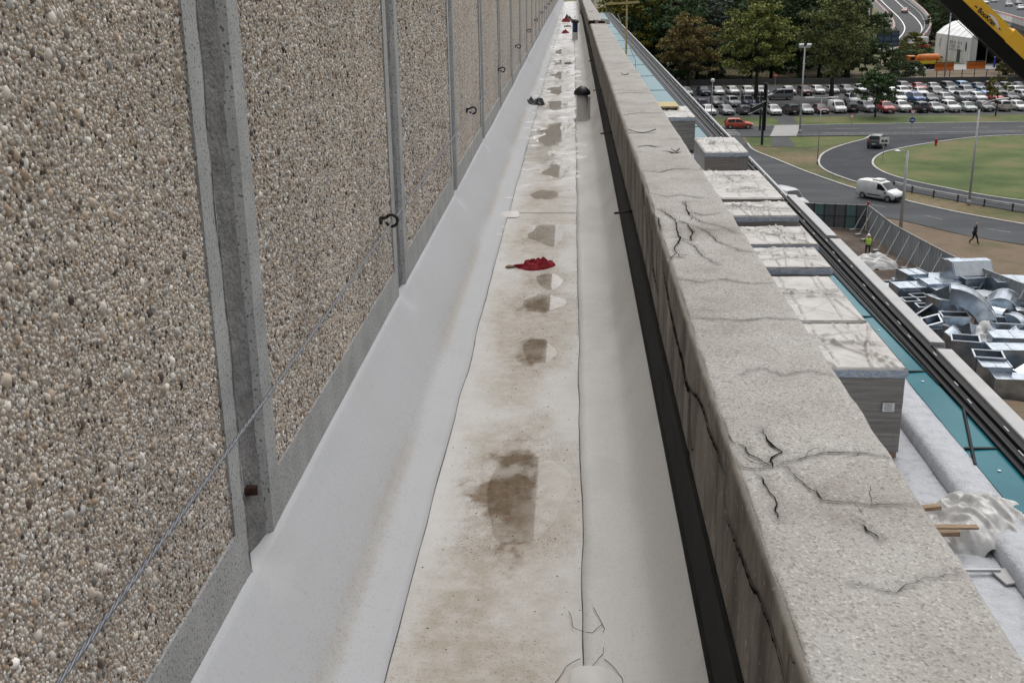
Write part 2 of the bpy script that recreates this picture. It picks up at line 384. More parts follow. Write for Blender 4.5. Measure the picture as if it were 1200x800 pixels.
# ------------------------------------------------------------ mesh helpers
class MB:
    def __init__(s):
        s.v = []; s.f = []
    def add(s, verts, faces):
        o = len(s.v)
        s.v += [tuple(p) for p in verts]
        s.f += [tuple(i + o for i in f) for f in faces]
        return s
    def box(s, c, d, rot=None, taper=1.0):
        x, y, z = d[0] / 2, d[1] / 2, d[2] / 2
        P = [(-x, -y, -z), (x, -y, -z), (x, y, -z), (-x, y, -z), (-x * taper, -y * taper, z), (x * taper, -y * taper, z), (x * taper, y * taper, z), (-x * taper, y * taper, z)]
        if rot is not None:
            M = Euler(rot).to_matrix()
            P = [tuple(M @ Vector(p)) for p in P]
        P = [(p[0] + c[0], p[1] + c[1], p[2] + c[2]) for p in P]
        return s.add(P, [(0, 3, 2, 1), (4, 5, 6, 7), (0, 1, 5, 4), (1, 2, 6, 5), (2, 3, 7, 6), (3, 0, 4, 7)])
    def cyl(s, a, b, r0, r1=None, n=10, caps=True):
        r1 = r0 if r1 is None else r1
        a, b = Vector(a), Vector(b)
        d = (b - a).normalized()
        u = d.orthogonal().normalized(); w_ = d.cross(u)
        P = []
        for c, r in ((a, r0), (b, r1)):
            for i in range(n):
                an = 2 * math.pi * i / n
                P.append(c + u * (r * math.cos(an)) + w_ * (r * math.sin(an)))
        F = [(i, (i + 1) % n, n + (i + 1) % n, n + i) for i in range(n)]
        if caps:
            F += [tuple(range(n - 1, -1, -1)), tuple(range(n, 2 * n))]
        return s.add(P, F)
    def tube(s, pts, r, n=6):
        pts = [Vector(p) for p in pts]
        P = []; F = []
        m_ = len(pts)
        for k, p in enumerate(pts):
            d = (pts[min(k + 1, m_ - 1)] - pts[max(k - 1, 0)]).normalized()
            up = Vector((0, 0, 1)) if abs(d.z) < 0.9 else Vector((1, 0, 0))
            u = d.cross(up).normalized(); w_ = u.cross(d)
            rr = r[k] if isinstance(r, (list, tuple)) else r
            for i in range(n):
                an = 2 * math.pi * i / n
                P.append(p + u * (rr * math.cos(an)) + w_ * (rr * math.sin(an)))
        for k in range(m_ - 1):
            for i in range(n):
                F.append((k * n + i, k * n + (i + 1) % n, (k + 1) * n + (i + 1) % n, (k + 1) * n + i))
        F += [tuple(range(n - 1, -1, -1)), tuple(range((m_ - 1) * n, m_ * n))]
        return s.add(P, F)
    def prism(s, outline, y0, y1, axis='y'):
        n = len(outline)
        def mk(u, v, k):
            return (u, k, v) if axis == 'y' else ((k, u, v) if axis == 'x' else (u, v, k))
        P = [mk(u, v, y0) for u, v in outline] + [mk(u, v, y1) for u, v in outline]
        F = [tuple(range(n - 1, -1, -1)), tuple(range(n, 2 * n))] + [(i, (i + 1) % n, n + (i + 1) % n, n + i) for i in range(n)]
        return s.add(P, F)
    def lathe(s, prof, c=(0, 0, 0), n=16):
        P = []; F = []
        for r, z in prof:
            for i in range(n):
                an = 2 * math.pi * i / n
                P.append((c[0] + r * math.cos(an), c[1] + r * math.sin(an), c[2] + z))
        for k in range(len(prof) - 1):
            for i in range(n):
                F.append((k * n + i, k * n + (i + 1) % n, (k + 1) * n + (i + 1) % n, (k + 1) * n + i))
        F += [tuple(range(n - 1, -1, -1)), tuple(range((len(prof) - 1) * n, len(prof) * n))]
        return s.add(P, F)

def setp(o, label=None, cat=None, group=None, kind=None):
    if label: o['label'] = label
    if cat: o['category'] = cat
    if group: o['group'] = group
    if kind: o['kind'] = kind
    return o

def link_mesh(name, me, mat, parent=None, smooth=False, **kw):
    if mat:
        me.materials.append(MATS[mat])
    o = bpy.data.objects.new(name, me)
    COL.objects.link(o)
    if parent is not None:
        o.parent = parent
    if smooth:
        me.polygons.foreach_set('use_smooth', [True] * len(me.polygons))
    return setp(o, **kw)

def ob(name, mb, mat, parent=None, smooth=False, bevel=0.0, fixn=True, **kw):
    me = bpy.data.meshes.new(name)
    me.from_pydata(mb.v, [], mb.f)
    if fixn or bevel:
        bm = bmesh.new(); bm.from_mesh(me)
        if bevel:
            bmesh.ops.bevel(bm, geom=bm.edges[:], offset=bevel, segments=2, affect='EDGES', profile=0.6)
        if fixn:
            bmesh.ops.recalc_face_normals(bm, faces=bm.faces[:])
        bm.to_mesh(me); bm.free()
    me.update()
    return link_mesh(name, me, mat, parent, smooth, **kw)

def thing(name, label, cat, loc=(0, 0, 0), rz=0.0, group=None, kind=None):
    o = bpy.data.objects.new(name, None)
    o.empty_display_size = 0.2
    COL.objects.link(o)
    o.location = loc
    o.rotation_euler = (0, 0, rz)
    return setp(o, label, cat, group, kind)

def dup(root, loc, rz=0.0, scale=None, label=None, group=None, parent=None):
    r = root.copy(); COL.objects.link(r)
    r.location = loc; r.rotation_euler = (0, 0, rz)
    if scale: r.scale = scale
    if label: r['label'] = label
    if group: r['group'] = group
    for ch in list(root.children):
        c = ch.copy(); COL.objects.link(c); c.parent = r
        for g in ch.children:
            d = g.copy(); COL.objects.link(d); d.parent = c
    return r

def npmesh(name, V, F, attrs=None):
    """V (n,3) array, F (m,4) or (m,3) int array"""
    me = bpy.data.meshes.new(name)
    k = F.shape[1]
    me.vertices.add(len(V)); me.vertices.foreach_set('co', V.astype(np.float32).ravel())
    me.loops.add(F.size); me.loops.foreach_set('vertex_index', F.astype(np.int32).ravel())
    me.polygons.add(len(F))
    me.polygons.foreach_set('loop_start', np.arange(0, F.size, k, dtype=np.int32))
    me.polygons.foreach_set('loop_total', np.full(len(F), k, dtype=np.int32))
    me.update(calc_edges=True)
    for an, av in (attrs or {}).items():
        a = me.attributes.new(an, 'FLOAT', 'POINT')
        a.data.foreach_set('value', av.astype(np.float32).ravel())
    return me

def gridfaces(nu, nv):
    i = np.arange(nu - 1)[:, None] * nv + np.arange(nv - 1)[None, :]
    return np.stack([i, i + 1, i + nv + 1, i + nv], -1).reshape(-1, 4)

_H = np.random.default_rng(5).random((256, 256))
def vnoise(x, y):
    xi = np.floor(x).astype(int); yi = np.floor(y).astype(int)
    fx = x - xi; fy = y - yi
    fx = fx * fx * (3 - 2 * fx); fy = fy * fy * (3 - 2 * fy)
    a = _H[xi % 256, yi % 256]; b = _H[(xi + 1) % 256, yi % 256]
    c = _H[xi % 256, (yi + 1) % 256]; d = _H[(xi + 1) % 256, (yi + 1) % 256]
    return (a * (1 - fx) + b * fx) * (1 - fy) + (c * (1 - fx) + d * fx) * fy
def fbm(x, y, o=4):
    s = 0; a = 0.5; n = 0
    for k in range(o):
        s = s + a * vnoise(x * 2 ** k + 17.3 * k, y * 2 ** k + 5.1 * k); n += a; a *= 0.5
    return s / n
def sstep(a, b, x):
    t_ = np.clip((x - a) / (b - a), 0, 1)
    return t_ * t_ * (3 - 2 * t_)
def polydist(px, py, pts):
    d = np.full(px.shape, 9.0)
    for (ax_, ay), (bx, by) in zip(pts[:-1], pts[1:]):
        vx, vy = bx - ax_, by - ay
        L = vx * vx + vy * vy + 1e-12
        t_ = np.clip(((px - ax_) * vx + (py - ay) * vy) / L, 0, 1)
        d = np.minimum(d, np.hypot(px - ax_ - t_ * vx, py - ay - t_ * vy))
    return d

# ============================================================ THE GUTTER BETWEEN WALL AND PARAPET
WX = -0.77                       # wall face
JY0, JP = 2.45, 2.4              # first joint, joint pitch
GW, MW = 0.165, 0.11              # joint width, smooth margin width
WTOP = 8.9
YEND = 74.0
wall = thing('panel_wall', 'tall wall of exposed pebble aggregate panels along the white roof gutter', 'wall', (WX, 0, 0))

def pebbles(y0, y1, z0, z1, s, seed, nr=6):
    r_ = np.random.default_rng(seed)
    ny, nz = int((y1 - y0) / s), int((z1 - z0) / s)
    gy, gz = np.meshgrid(np.arange(ny), np.arange(nz), indexing='ij')
    cy = y0 + (gy.ravel() + 0.5 + r_.uniform(-.5, .5, ny * nz)) * s
    cz = z0 + (gz.ravel() + 0.5 + r_.uniform(-.5, .5, ny * nz)) * s
    rad = s * (0.36 + 0.42 * r_.random(ny * nz) + 0.35 * r_.random(ny * nz) ** 5)
    keep = r_.random(ny * nz) < 0.93
    cy, cz, rad = cy[keep], cz[keep], rad[keep]
    nb = int((y1 - y0) * (z1 - z0) * 1500)               # the larger pebbles on top
    cy = np.concatenate([cy, r_.uniform(y0, y1, nb)]); cz = np.concatenate([cz, r_.uniform(z0, z1, nb)])
    rad = np.concatenate([rad, 0.0042 + 0.0095 * r_.random(nb) ** 3.2])
    n = len(cy)
    el = r_.uniform(0.45, 0.9, n); an = r_.uniform(-0.5, 0.5, n) + np.where(r_.random(n) < 0.75, math.pi / 2, 0)
    hgt = rad * r_.uniform(0.30, 0.78, n)
    th = np.arange(nr) * 2 * math.pi / nr
    ring = []
    for q, hh in ((1.0, -0.35), (0.72, 0.62)):
        uu = q * np.cos(th)[None, :] * rad[:, None] * (1 + r_.uniform(-.12, .12, (n, nr)))
        vv = q * np.sin(th)[None, :] * (rad * el)[:, None] * (1 + r_.uniform(-.12, .12, (n, nr)))
        yy = cy[:, None] + uu * np.cos(an)[:, None] - vv * np.sin(an)[:, None]
        zz = cz[:, None] + uu * np.sin(an)[:, None] + vv * np.cos(an)[:, None]
        ring.append(np.stack([np.broadcast_to((hh * hgt)[:, None], yy.shape), yy, zz], -1))
    top = np.stack([hgt * r_.uniform(0.85, 1.05, n), cy, cz], -1)[:, None, :]
    V = np.concatenate([ring[0], ring[1], top], 1)
    nv = 2 * nr + 1
    f = []
    for i in range(nr):
        j = (i + 1) % nr
        f += [(i, j, nr + j), (i, nr + j, nr + i), (nr + i, nr + j, 2 * nr)]
    f = np.array(f)
    F = (np.arange(n)[:, None, None] * nv + f[None]).reshape(-1, 3)
    return V.reshape(-1, 3), F

def panel_mesh(L):
    """frame of smooth concrete round a flat field, local y 0..L, z from 0.26"""
    mb = MB()
    z0, z1, zb = 0.18, WTOP, 0.44
    ch = 0.022
    def quad(a, b, c, d): mb.add([a, b, c, d], [(0, 1, 2, 3)])
    # margins
    quad((0, ch, z0), (0, MW, z0), (0, MW, z1), (0, ch, z1))
    quad((0, L - MW, z0), (0, L - ch, z0), (0, L - ch, z1), (0, L - MW, z1))
    quad((0, MW, z0), (0, L - MW, z0), (0, L - MW, zb), (0, MW, zb))
    quad((0, MW, z1 - 0.12), (0, L - MW, z1 - 0.12), (0, L - MW, z1), (0, MW, z1))
    # chamfers and returns into the joint
    for y, s_ in ((0, 1), (L, -1)):
        quad((0, y + s_ * ch, z0), (0, y + s_ * ch, z1), (-0.02, y, z1), (-0.02, y, z0))
        quad((-0.02, y, z0), (-0.02, y, z1), (-0.14, y, z1), (-0.14, y, z0))
    quad((0, ch, z1), (0, L - ch, z1), (-0.14, L - ch, z1), (-0.14, ch, z1))
    # step back to the aggregate field
    quad((0, MW, zb), (0, L - MW, zb), (-0.008, L - MW, zb), (-0.008, MW, zb))
    quad((0, MW, zb), (-0.008, MW, zb), (-0.008, MW, z1 - 0.12), (0, MW, z1 - 0.12))
    quad((0, L - MW, zb), (-0.008, L - MW, zb), (-0.008, L - MW, z1 - 0.12), (0, L - MW, z1 - 0.12))
    quad((0, MW, z1 - 0.12), (0, L - MW, z1 - 0.12), (-0.008, L - MW, z1 - 0.12), (-0.008, MW, z1 - 0.12))
    me = bpy.data.meshes.new('concrete_panel'); me.from_pydata(mb.v, [], mb.f); me.update()
    me.materials.append(MATS['concrete_margin'])
    return me
PL = JP - GW
pme = panel_mesh(PL)
def face_mesh(z0, mat):
    mb = MB().add([(-0.0075, MW, z0), (-0.0075, PL - MW, z0), (-0.0075, PL - MW, WTOP - 0.12), (-0.0075, MW, WTOP - 0.12)], [(0, 1, 2, 3)])
    me = bpy.data.meshes.new('aggregate_face'); me.from_pydata(mb.v, [], mb.f); me.update()
    me.materials.append(MATS[mat]); return me
fme_far = face_mesh(0.44, 'aggregate_far')
ZP = 1.78
fme_near = face_mesh(ZP, 'aggregate_far')
mb = MB().add([(-0.0075, MW, 0.44), (-0.0075, PL - MW, 0.44), (-0.0075, PL - MW, ZP), (-0.0075, MW, ZP)], [(0, 1, 2, 3)])
fme_mat = bpy.data.meshes.new('pebble_bed'); fme_mat.from_pydata(mb.v, [], mb.f); fme_mat.materials.append(MATS['aggregate_matrix'])
mort = bpy.data.meshes.new('joint_mortar')
gy_, gz_ = np.meshgrid(np.linspace(-0.02, GW + 0.02, 7), np.linspace(0.16, WTOP - 0.02, 220), indexing='ij')
mx_ = -0.036 + 0.016 * (fbm(gy_ * 30, gz_ * 11) - 0.5) + 0.018 * np.abs(gy_ / GW - 0.5) * 2
mme = npmesh('joint_mortar', np.stack([mx_, gy_, gz_], -1).reshape(-1, 3), gridfaces(7, 220))
mme.materials.append(MATS['mortar'])
n0 = -1
for k in range(n0, int((YEND - JY0) / JP) + 1):
    y0 = JY0 + k * JP + GW / 2
    p = bpy.data.objects.new('concrete_panel', pme); COL.objects.link(p); p.parent = wall; p.location = (0, y0, 0)
    f = bpy.data.objects.new('aggregate_face', fme_near if k <= 1 else fme_far); COL.objects.link(f); f.parent = p
    if k <= 1:
        f2 = bpy.data.objects.new('pebble_bed', fme_mat); COL.objects.link(f2); f2.parent = p
        s = (0.0068, 0.0083, 0.0115)[k + 1]
        ya = 1.1 - y0 if k == -1 else MW
        V, F = pebbles(max(MW, ya) - 0.003, PL - MW + 0.004, 0.437, ZP, s, 40 + k)
        V[:, 0] -= 0.0075
        pm = npmesh('pebbles', V, F)
        po = link_mesh('pebbles', pm, 'pebble', p, True, kind='stuff')
    j = bpy.data.objects.new('joint_mortar', mme); COL.objects.link(j); j.parent = wall; j.location = (0, y0 - GW, 0)
core = ob('wall_core', MB().box((-0.30, 36, 4.4), (0.30, 80, 8.96)), 'mortar', wall)
# crack along the first margin, laid on as a thin dark strip, and a broken dowel in the joint
fis = MB()
pts = [(0.0015, 2.355 - 0.012 + 0.006 * math.sin(z * 9) + 0.004 * math.sin(z * 31), z) for z in np.arange(0.27, 1.72, 0.03)]
for a, b2 in zip(pts[:-1], pts[1:]):
    w0 = 0.0012 + 0.0022 * random.random()
    fis.add([(a[0], a[1] - w0, a[2]), (a[0], a[1] + w0, a[2]), (b2[0], b2[1] + w0, b2[2]), (b2[0], b2[1] - w0, b2[2])], [(0, 1, 2, 3)])
ob('fissure', fis, 'plastic_black', wall, fixn=False)
dw = MB(); dw.cyl((-0.05, 2.47, 0.452), (-0.008, 2.478, 0.45), 0.016, 0.013, 8)
ob('dowel', dw, 'rust', wall)

# ---- gutter floor
PUD = [(-0.17, 3.40, 0.135, 0.34), (-0.16, 4.92, 0.085, 0.20), (-0.15, 5.68, 0.10, 0.17), (-0.14, 6.13, 0.08, 0.17), (-0.18, 7.35, 0.10, 0.32),
       (-0.21, 8.80, 0.11, 0.22), (-0.17, 10.0, 0.11, 0.40), (-0.20, 12.4, 0.15, 1.05), (-0.22, 15.0, 0.13, 0.6), (-0.20, 17.2, 0.17, 0.8), (-0.22, 19.6, 0.16, 0.7), (-0.2, 22.6, 0.17, 1.0), (-0.23, 25.8, 0.16, 0.9)]
def pud_field(X, Y):
    f = np.full(X.shape, 9.0)
    wob = (fbm(X * 9 + 3, Y * 4.0, 4) - 0.5) * (1.15 + 0.9 * sstep(8, 10, Y))
    for cx, cy, rx, ry in PUD:
        d = np.hypot((X - cx) / rx, (Y - cy) / ry)
        f = np.minimum(f, d + wob)
    return f
def floor_h(X, Y):
    amp = 0.0018 + 0.005 * sstep(4.5, 7.5, Y) + 0.018 * sstep(7.8, 13, Y)
    h = amp * (fbm(X * 3.6 + 0.8 * np.sin(Y * 1.7), Y * 6.2, 3) - 0.5) * 2 + amp * 0.5 * np.abs(fbm(X * 5 + 40, Y * 13, 2) - 0.5)
    h += 0.002 * np.sin(X * 5 + Y * 1.3)
    calm = 1 - sstep(0.95, 1.25, pud_field(X, Y))
    return h * (1 - calm)
MUDS = [1.15, .75, .85, .6, .42, .25, .2, .14, .12, .1, .1, .1, .1]
def mud_field(X, Y):
    f = np.full(X.shape, 9.0)
    wob = (fbm(X * 11 + 8, Y * 7.0, 5) - 0.5) * 2.1
    st = np.zeros(X.shape)
    for cx, cy, rx, ry in PUD:
        q = np.hypot((X - cx + 0.035) / (rx * 0.85), (Y - cy) / (ry * 0.95)) + wob
        st = np.where(q < f, MUDS[PUD.index((cx, cy, rx, ry))], st)
        f = np.minimum(f, q)
    return f, st
def floor_sheet(y0, y1, dy, dx):
    xs = np.arange(-0.56, 0.1401, dx); ys = np.arange(y0, y1 + dy * .5, dy)
    X, Y = np.meshgrid(xs, ys, indexing='ij')
    Z = floor_h(X, Y)
    pf = pud_field(X, Y)
    big = fbm(X * 2.2, Y * 1.1, 4)
    cen = np.exp(-((X + 0.2) / 0.24) ** 2)
    dirt = np.clip(0.08 + 0.22 * cen * sstep(8.5, 6.5, Y) + 0.80 * cen * sstep(0.30, 0.62, big) + 0.5 * sstep(0.45, 0.7, fbm(X * 6 + 9, Y * 4, 4)) * cen, 0, 1)
    dirt *= 1 - 0.55 * sstep(7.5, 12, Y)
    dirt = np.clip(dirt + 0.25 * sstep(2.9, 2.0, Y) * 1.0, 0, 1)
    mudn = fbm(X * 12, Y * 9, 5)
    mf, mst = mud_field(X, Y)
    grain = fbm(X * 55, Y * 40, 3)
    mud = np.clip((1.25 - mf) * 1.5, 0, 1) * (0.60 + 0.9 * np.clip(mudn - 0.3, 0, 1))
    mud *= mst * sstep(-0.118, -0.136, X + 0.012 * (mudn - 0.5))  # sediment ends straight, painting the line where the wall's reflection stops
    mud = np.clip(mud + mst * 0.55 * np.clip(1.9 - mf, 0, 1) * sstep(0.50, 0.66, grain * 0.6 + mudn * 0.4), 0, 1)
    halo = np.clip(2.3 - pf, 0, 1) * 0.75
    grit = np.clip(0.5 * cen + halo * sstep(0.35, 0.6, mudn) + 0.55 * sstep(2.9, 2.2, Y) * sstep(0.42, 0.62, big), 0, 1) * (1 - 0.5 * sstep(8, 12, Y))
    dirt = np.clip(dirt + 0.45 * halo, 0, 1)
    V = np.stack([X, Y, Z], -1).reshape(-1, 3)
    me = npmesh('gutter_floor', V, gridfaces(len(xs), len(ys)), {'dirt': dirt, 'mud': mud, 'grit': grit, 'wet': sstep(7.2, 10.5, Y) * np.clip(0.35 + 1.3 * (fbm(X * 3 + 1, Y * 1.2, 3) - 0.3), 0, 1)})
    return me
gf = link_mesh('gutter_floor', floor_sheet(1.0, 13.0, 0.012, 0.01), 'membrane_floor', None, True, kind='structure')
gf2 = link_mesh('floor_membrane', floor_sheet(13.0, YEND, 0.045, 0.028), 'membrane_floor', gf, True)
ob('floor_screed', MB().box((-0.2, 36.5, -0.12), (1.25, 76, 0.16)), 'slab_concrete', gf)
# the water standing in the hollows, one sheet to a hollow
for i, (cx, cy, rx, ry) in enumerate(PUD):
    def fld(x_, y_):
        return np.hypot((x_ - cx) / rx, (y_ - cy) / ry) + (fbm(x_ * 9 + 3, y_ * 4.0, 4) - 0.5) * (1.15 + 0.9 * sstep(8, 10, y_))
    n = 120
    th = np.linspace(0, 2 * math.pi, n, endpoint=False)
    rad = np.full(n, 0.15)
    for q in np.linspace(0.15, 1.7, 80):
        okk = (fld(cx + q * rx * np.cos(th), cy + q * ry * np.sin(th)) < 0.95) & (rad > q - 0.03)
        rad = np.where(okk, q, rad)
    for _ in range(5): rad = (np.roll(rad, 1) + rad * 2 + np.roll(rad, -1)) / 4
    pts_ = [(cx + rx * r * math.cos(a), cy + ry * r * math.sin(a)) for r, a in zip(rad, th)]
    V = np.array([(cx, cy, 0.0024)] + [(x_, y_, 0.0024) for x_, y_ in pts_])
    me = npmesh('puddle', V, np.array([(0, 1 + k, 1 + (k + 1) % n) for k in range(n)]))
    link_mesh('puddle', me, 'rain_water', None, False, kind='structure')

def sweep(name, prof, ys, mat, parent, jit=None, attrs=None, smooth=True):
    """profile of (x,z) swept along y"""
    P = np.array(prof); n = len(P)
    X = np.repeat(P[:, 0][:, None], len(ys), 1); Z = np.repeat(P[:, 1][:, None], len(ys), 1)
    Y = np.repeat(np.array(ys)[None, :], n, 0)
    if jit: X, Z = jit(X, Y, Z, P)
    A = attrs(X, Y, Z) if attrs else {}
    me = npmesh(name, np.stack([X, Y, Z], -1).reshape(-1, 3), gridfaces(n, len(ys)), A)
    return link_mesh(name, me, mat, parent, smooth)
YS = np.concatenate([np.arange(1.0, 20, 0.035), np.arange(20, YEND, 0.12)])
# left upstand: floor lap, cove, sloping flank, top edge tucked to the wall
lp = [(-0.465, -0.002), (-0.4655, 0.0045), (-0.50, 0.005), (-0.54, 0.006), (-0.57, 0.011), (-0.592, 0.022), (-0.610, 0.042), (-0.626, 0.068), (-0.645, 0.10), (-0.668, 0.14), (-0.690, 0.178), (-0.712, 0.216), (-0.734, 0.254), (-0.755, 0.290), (-0.766, 0.306), (-0.79, 0.310)]
def lj(X, Y, Z, P):
    s = sstep(-0.47, -0.60, X)
    bul = (fbm(Y * 0.8, Z * 3 + 2, 3) - 0.5)
    X2 = X + bul * 0.016 * s * (1 - sstep(0.27, 0.306, Z)) + 0.010 * (fbm(Y * 1.7, X * 0 + 1, 3) - 0.5) * (1 - s) * 2
    far = 0.006 * sstep(7, 11, Y)
    jo = np.abs((Y - JY0 + JP / 2) % JP - JP / 2)
    top = sstep(0.2, 0.3, Z)
    Z2 = Z + top * (0.026 * (fbm(Y * 0.55, X * 0 + 7, 2) - 0.5) + 0.05 * sstep(9, 30, Y)) - top * 0.018 * np.exp(-(jo / 0.09) ** 2)
    X2 = X2 - top * 0.016 * np.exp(-(jo / 0.07) ** 2)
    Z2 = Z2 + far * (fbm(X * 9, Y * 4, 3) - 0.5) * (Z < 0.12) + 0.004 * np.abs(fbm(X * 5, Y * 2.2 + 3, 3) - 0.5) * (Z > 0.004)
    return X2, Z2
def la(X, Y, Z):
    d = 0.10 + 1.1 * np.exp(-((X + 0.598) / 0.022) ** 2) * sstep(0.3, 0.6, fbm(X * 8, Y * 1.1, 3)) + 0.2 * sstep(0.5, 0.75, fbm(X * 5, Y * 2.4, 4))  # fold term paints valley shade together with settled dirt
    return {'dirt': d, 'mud': X * 0, 'grit': 0.16 + 0.3 * np.exp(-((X + 0.6) / 0.05) ** 2)}
sweep('left_upstand', lp, YS, 'membrane_white', gf, lj, la)
rp = [(0.030, -0.002), (0.0295, 0.0045), (0.06, 0.005), (0.12, 0.006), (0.17, 0.008), (0.195, 0.014), (0.212, 0.026), (0.228, 0.046), (0.246, 0.074), (0.266, 0.108), (0.286, 0.142), (0.298, 0.162), (0.305, 0.168), (0.314, 0.168)]
def rj(X, Y, Z, P):
    s = sstep(0.15, 0.21, X)
    X2 = X + (fbm(Y * 0.9 + 9, Z * 2.5, 3) - 0.5) * 0.014 * s * (1 - sstep(0.13, 0.165, Z)) + 0.008 * (fbm(Y * 2.2 + 4, X * 0, 3) - 0.5) * (1 - s) * 2 * (X < 0.08)
    Z2 = Z + 0.005 * np.abs(fbm(X * 10, Y * 6, 3) - 0.5) * (1 - s) * (X > 0.04) + 0.012 * sstep(0.12, 0.165, Z) * (fbm(Y * 0.5 + 3, X * 0, 2) - 0.5)
    return X2, Z2
def ra(X, Y, Z):
    d = 0.12 + 0.35 * sstep(0.42, 0.7, fbm(X * 7 + 2, Y * 2, 4))
    return {'dirt': d, 'mud': X * 0, 'grit': 0.22 + 0 * X}
sweep('right_upstand', rp, YS, 'membrane_right', gf, rj, ra)
# dark sealant beads in the two laps
for bx, sd_ in ((-0.4635, 1), (0.0275, -1)):
    ys = np.concatenate([np.arange(1.0, 22, 0.02), np.arange(22, 50, 0.1)])
    if sd_ == 1:
        xx = bx + 0.020 * (fbm(ys * 1.7, ys * 0 + 1, 3) - 0.5)
    else:
        xx = bx + 0.016 * (fbm(ys * 2.2 + 4, ys * 0, 3) - 0.5)
    br = 0.0006 + 0.0019 * (fbm(ys * 6, ys * 0 + bx * 9, 3)) ** 1.5
    zz = np.maximum(floor_h(xx, ys), 0.0) + 0.003
    ob('seam_bead', MB().tube([(float(a), float(y), float(z)) for a, y, z in zip(xx, ys, zz)], [float(r) for r in br], 5), 'seam_dirt', gf)
# cross lap in the floor sheet
ob('cross_lap', MB().box((-0.22, 8.05, 0.0025), (0.47, 0.012, 0.003)), 'membrane_right', gf)
# welded patches: rounded collar by the camera, small ear on the left lap
def patch(x, y, rx, ry, z, mat, label):
    mb = MB(); n = 28
    P = [(x + rx * math.copysign(abs(math.cos(a)) ** 0.55, math.cos(a)), y + ry * math.copysign(abs(math.sin(a)) ** 0.55, math.sin(a))) for a in [2 * math.pi * i / n for i in range(n)]]
    P2 = [(x + (px - x) * 0.82, y + (py - y) * 0.82) for px, py in P]
    mb.add([(a, b, z) for a, b in P] + [(a, b, z + 0.010) for a, b in P2], [tuple(range(n, 2 * n))] + [(i, (i + 1) % n, n + (i + 1) % n, n + i) for i in range(n)])
    return ob('membrane_patch', mb, mat, gf, True)
patch(0.045, 2.35, 0.052, 0.062, 0.0045, 'sleeve', '')
patch(-0.46, 7.95, 0.075, 0.10, 0.006, 'sleeve', '')
# stray wires round the patch
for i, pts in enumerate(([(0.045, 2.40), (0.075, 2.46), (0.082, 2.58), (0.055, 2.70)], [(0.02, 2.44), (-0.02, 2.40), (-0.06, 2.30), (-0.075, 2.2)], [(0.08, 2.44), (0.12, 2.36), (0.12, 2.25), (0.10, 2.18)], [(-0.01, 2.66), (0.0, 2.58), (0.05, 2.56), (0.09, 2.60)])):
    cc = []
    for k in range(len(pts) - 1):
        for q in range(6):
            u = q / 6
            cc.append((pts[k][0] * (1 - u) + pts[k + 1][0] * u + 0.003 * math.sin(k + u * 3), pts[k][1] * (1 - u) + pts[k + 1][1] * u, 0.008 + 0.004 * math.sin(3 * (k + u))))
    o = ob('wire_offcut', MB().tube(cc, 0.0008, 5), 'iron_black', None, True)
    setp(o, ['bent black wire offcut arching over the lap seam by the round patch', 'straight thin black wire offcut left of the round membrane patch', 'curled black wire offcut right of the round membrane patch', 'short black wire offcut crossing the lap seam beyond the round patch'][i], 'wire', 'wire offcuts by the patch')

# loose grit washed together round the hollows
r_ = np.random.default_rng(77)
V = []; F = []
for k in range(900):
    c_ = PUD[r_.integers(0, 6)]
    gx_ = float(np.clip(c_[0] + r_.normal() * .13, -.44, .02)); gy_ = float(c_[1] + r_.normal() * .42)
    if gy_ < 1.6: continue
    q_ = float(r_.uniform(.0009, .0026)); o_ = len(V)
    el_ = r_.uniform(.6, 1.6)
    z_ = float(floor_h(np.array([gx_]), np.array([gy_]))[0])
    V += [(gx_ - q_ * el_, gy_, z_), (gx_, gy_ - q_, z_), (gx_ + q_ * el_, gy_, z_), (gx_, gy_ + q_, z_), (gx_ + q_ * .2, gy_, z_ + q_ * 1.2)]
    F += [(o_, o_ + 1, o_ + 4), (o_ + 1, o_ + 2, o_ + 4), (o_ + 2, o_ + 3, o_ + 4), (o_ + 3, o_, o_ + 4)]
ob('loose_grit', MB().add(V, F), 'grit_dark', None, fixn=False, label='loose dark grit and specks scattered over the gutter floor', cat='grit', kind='stuff')
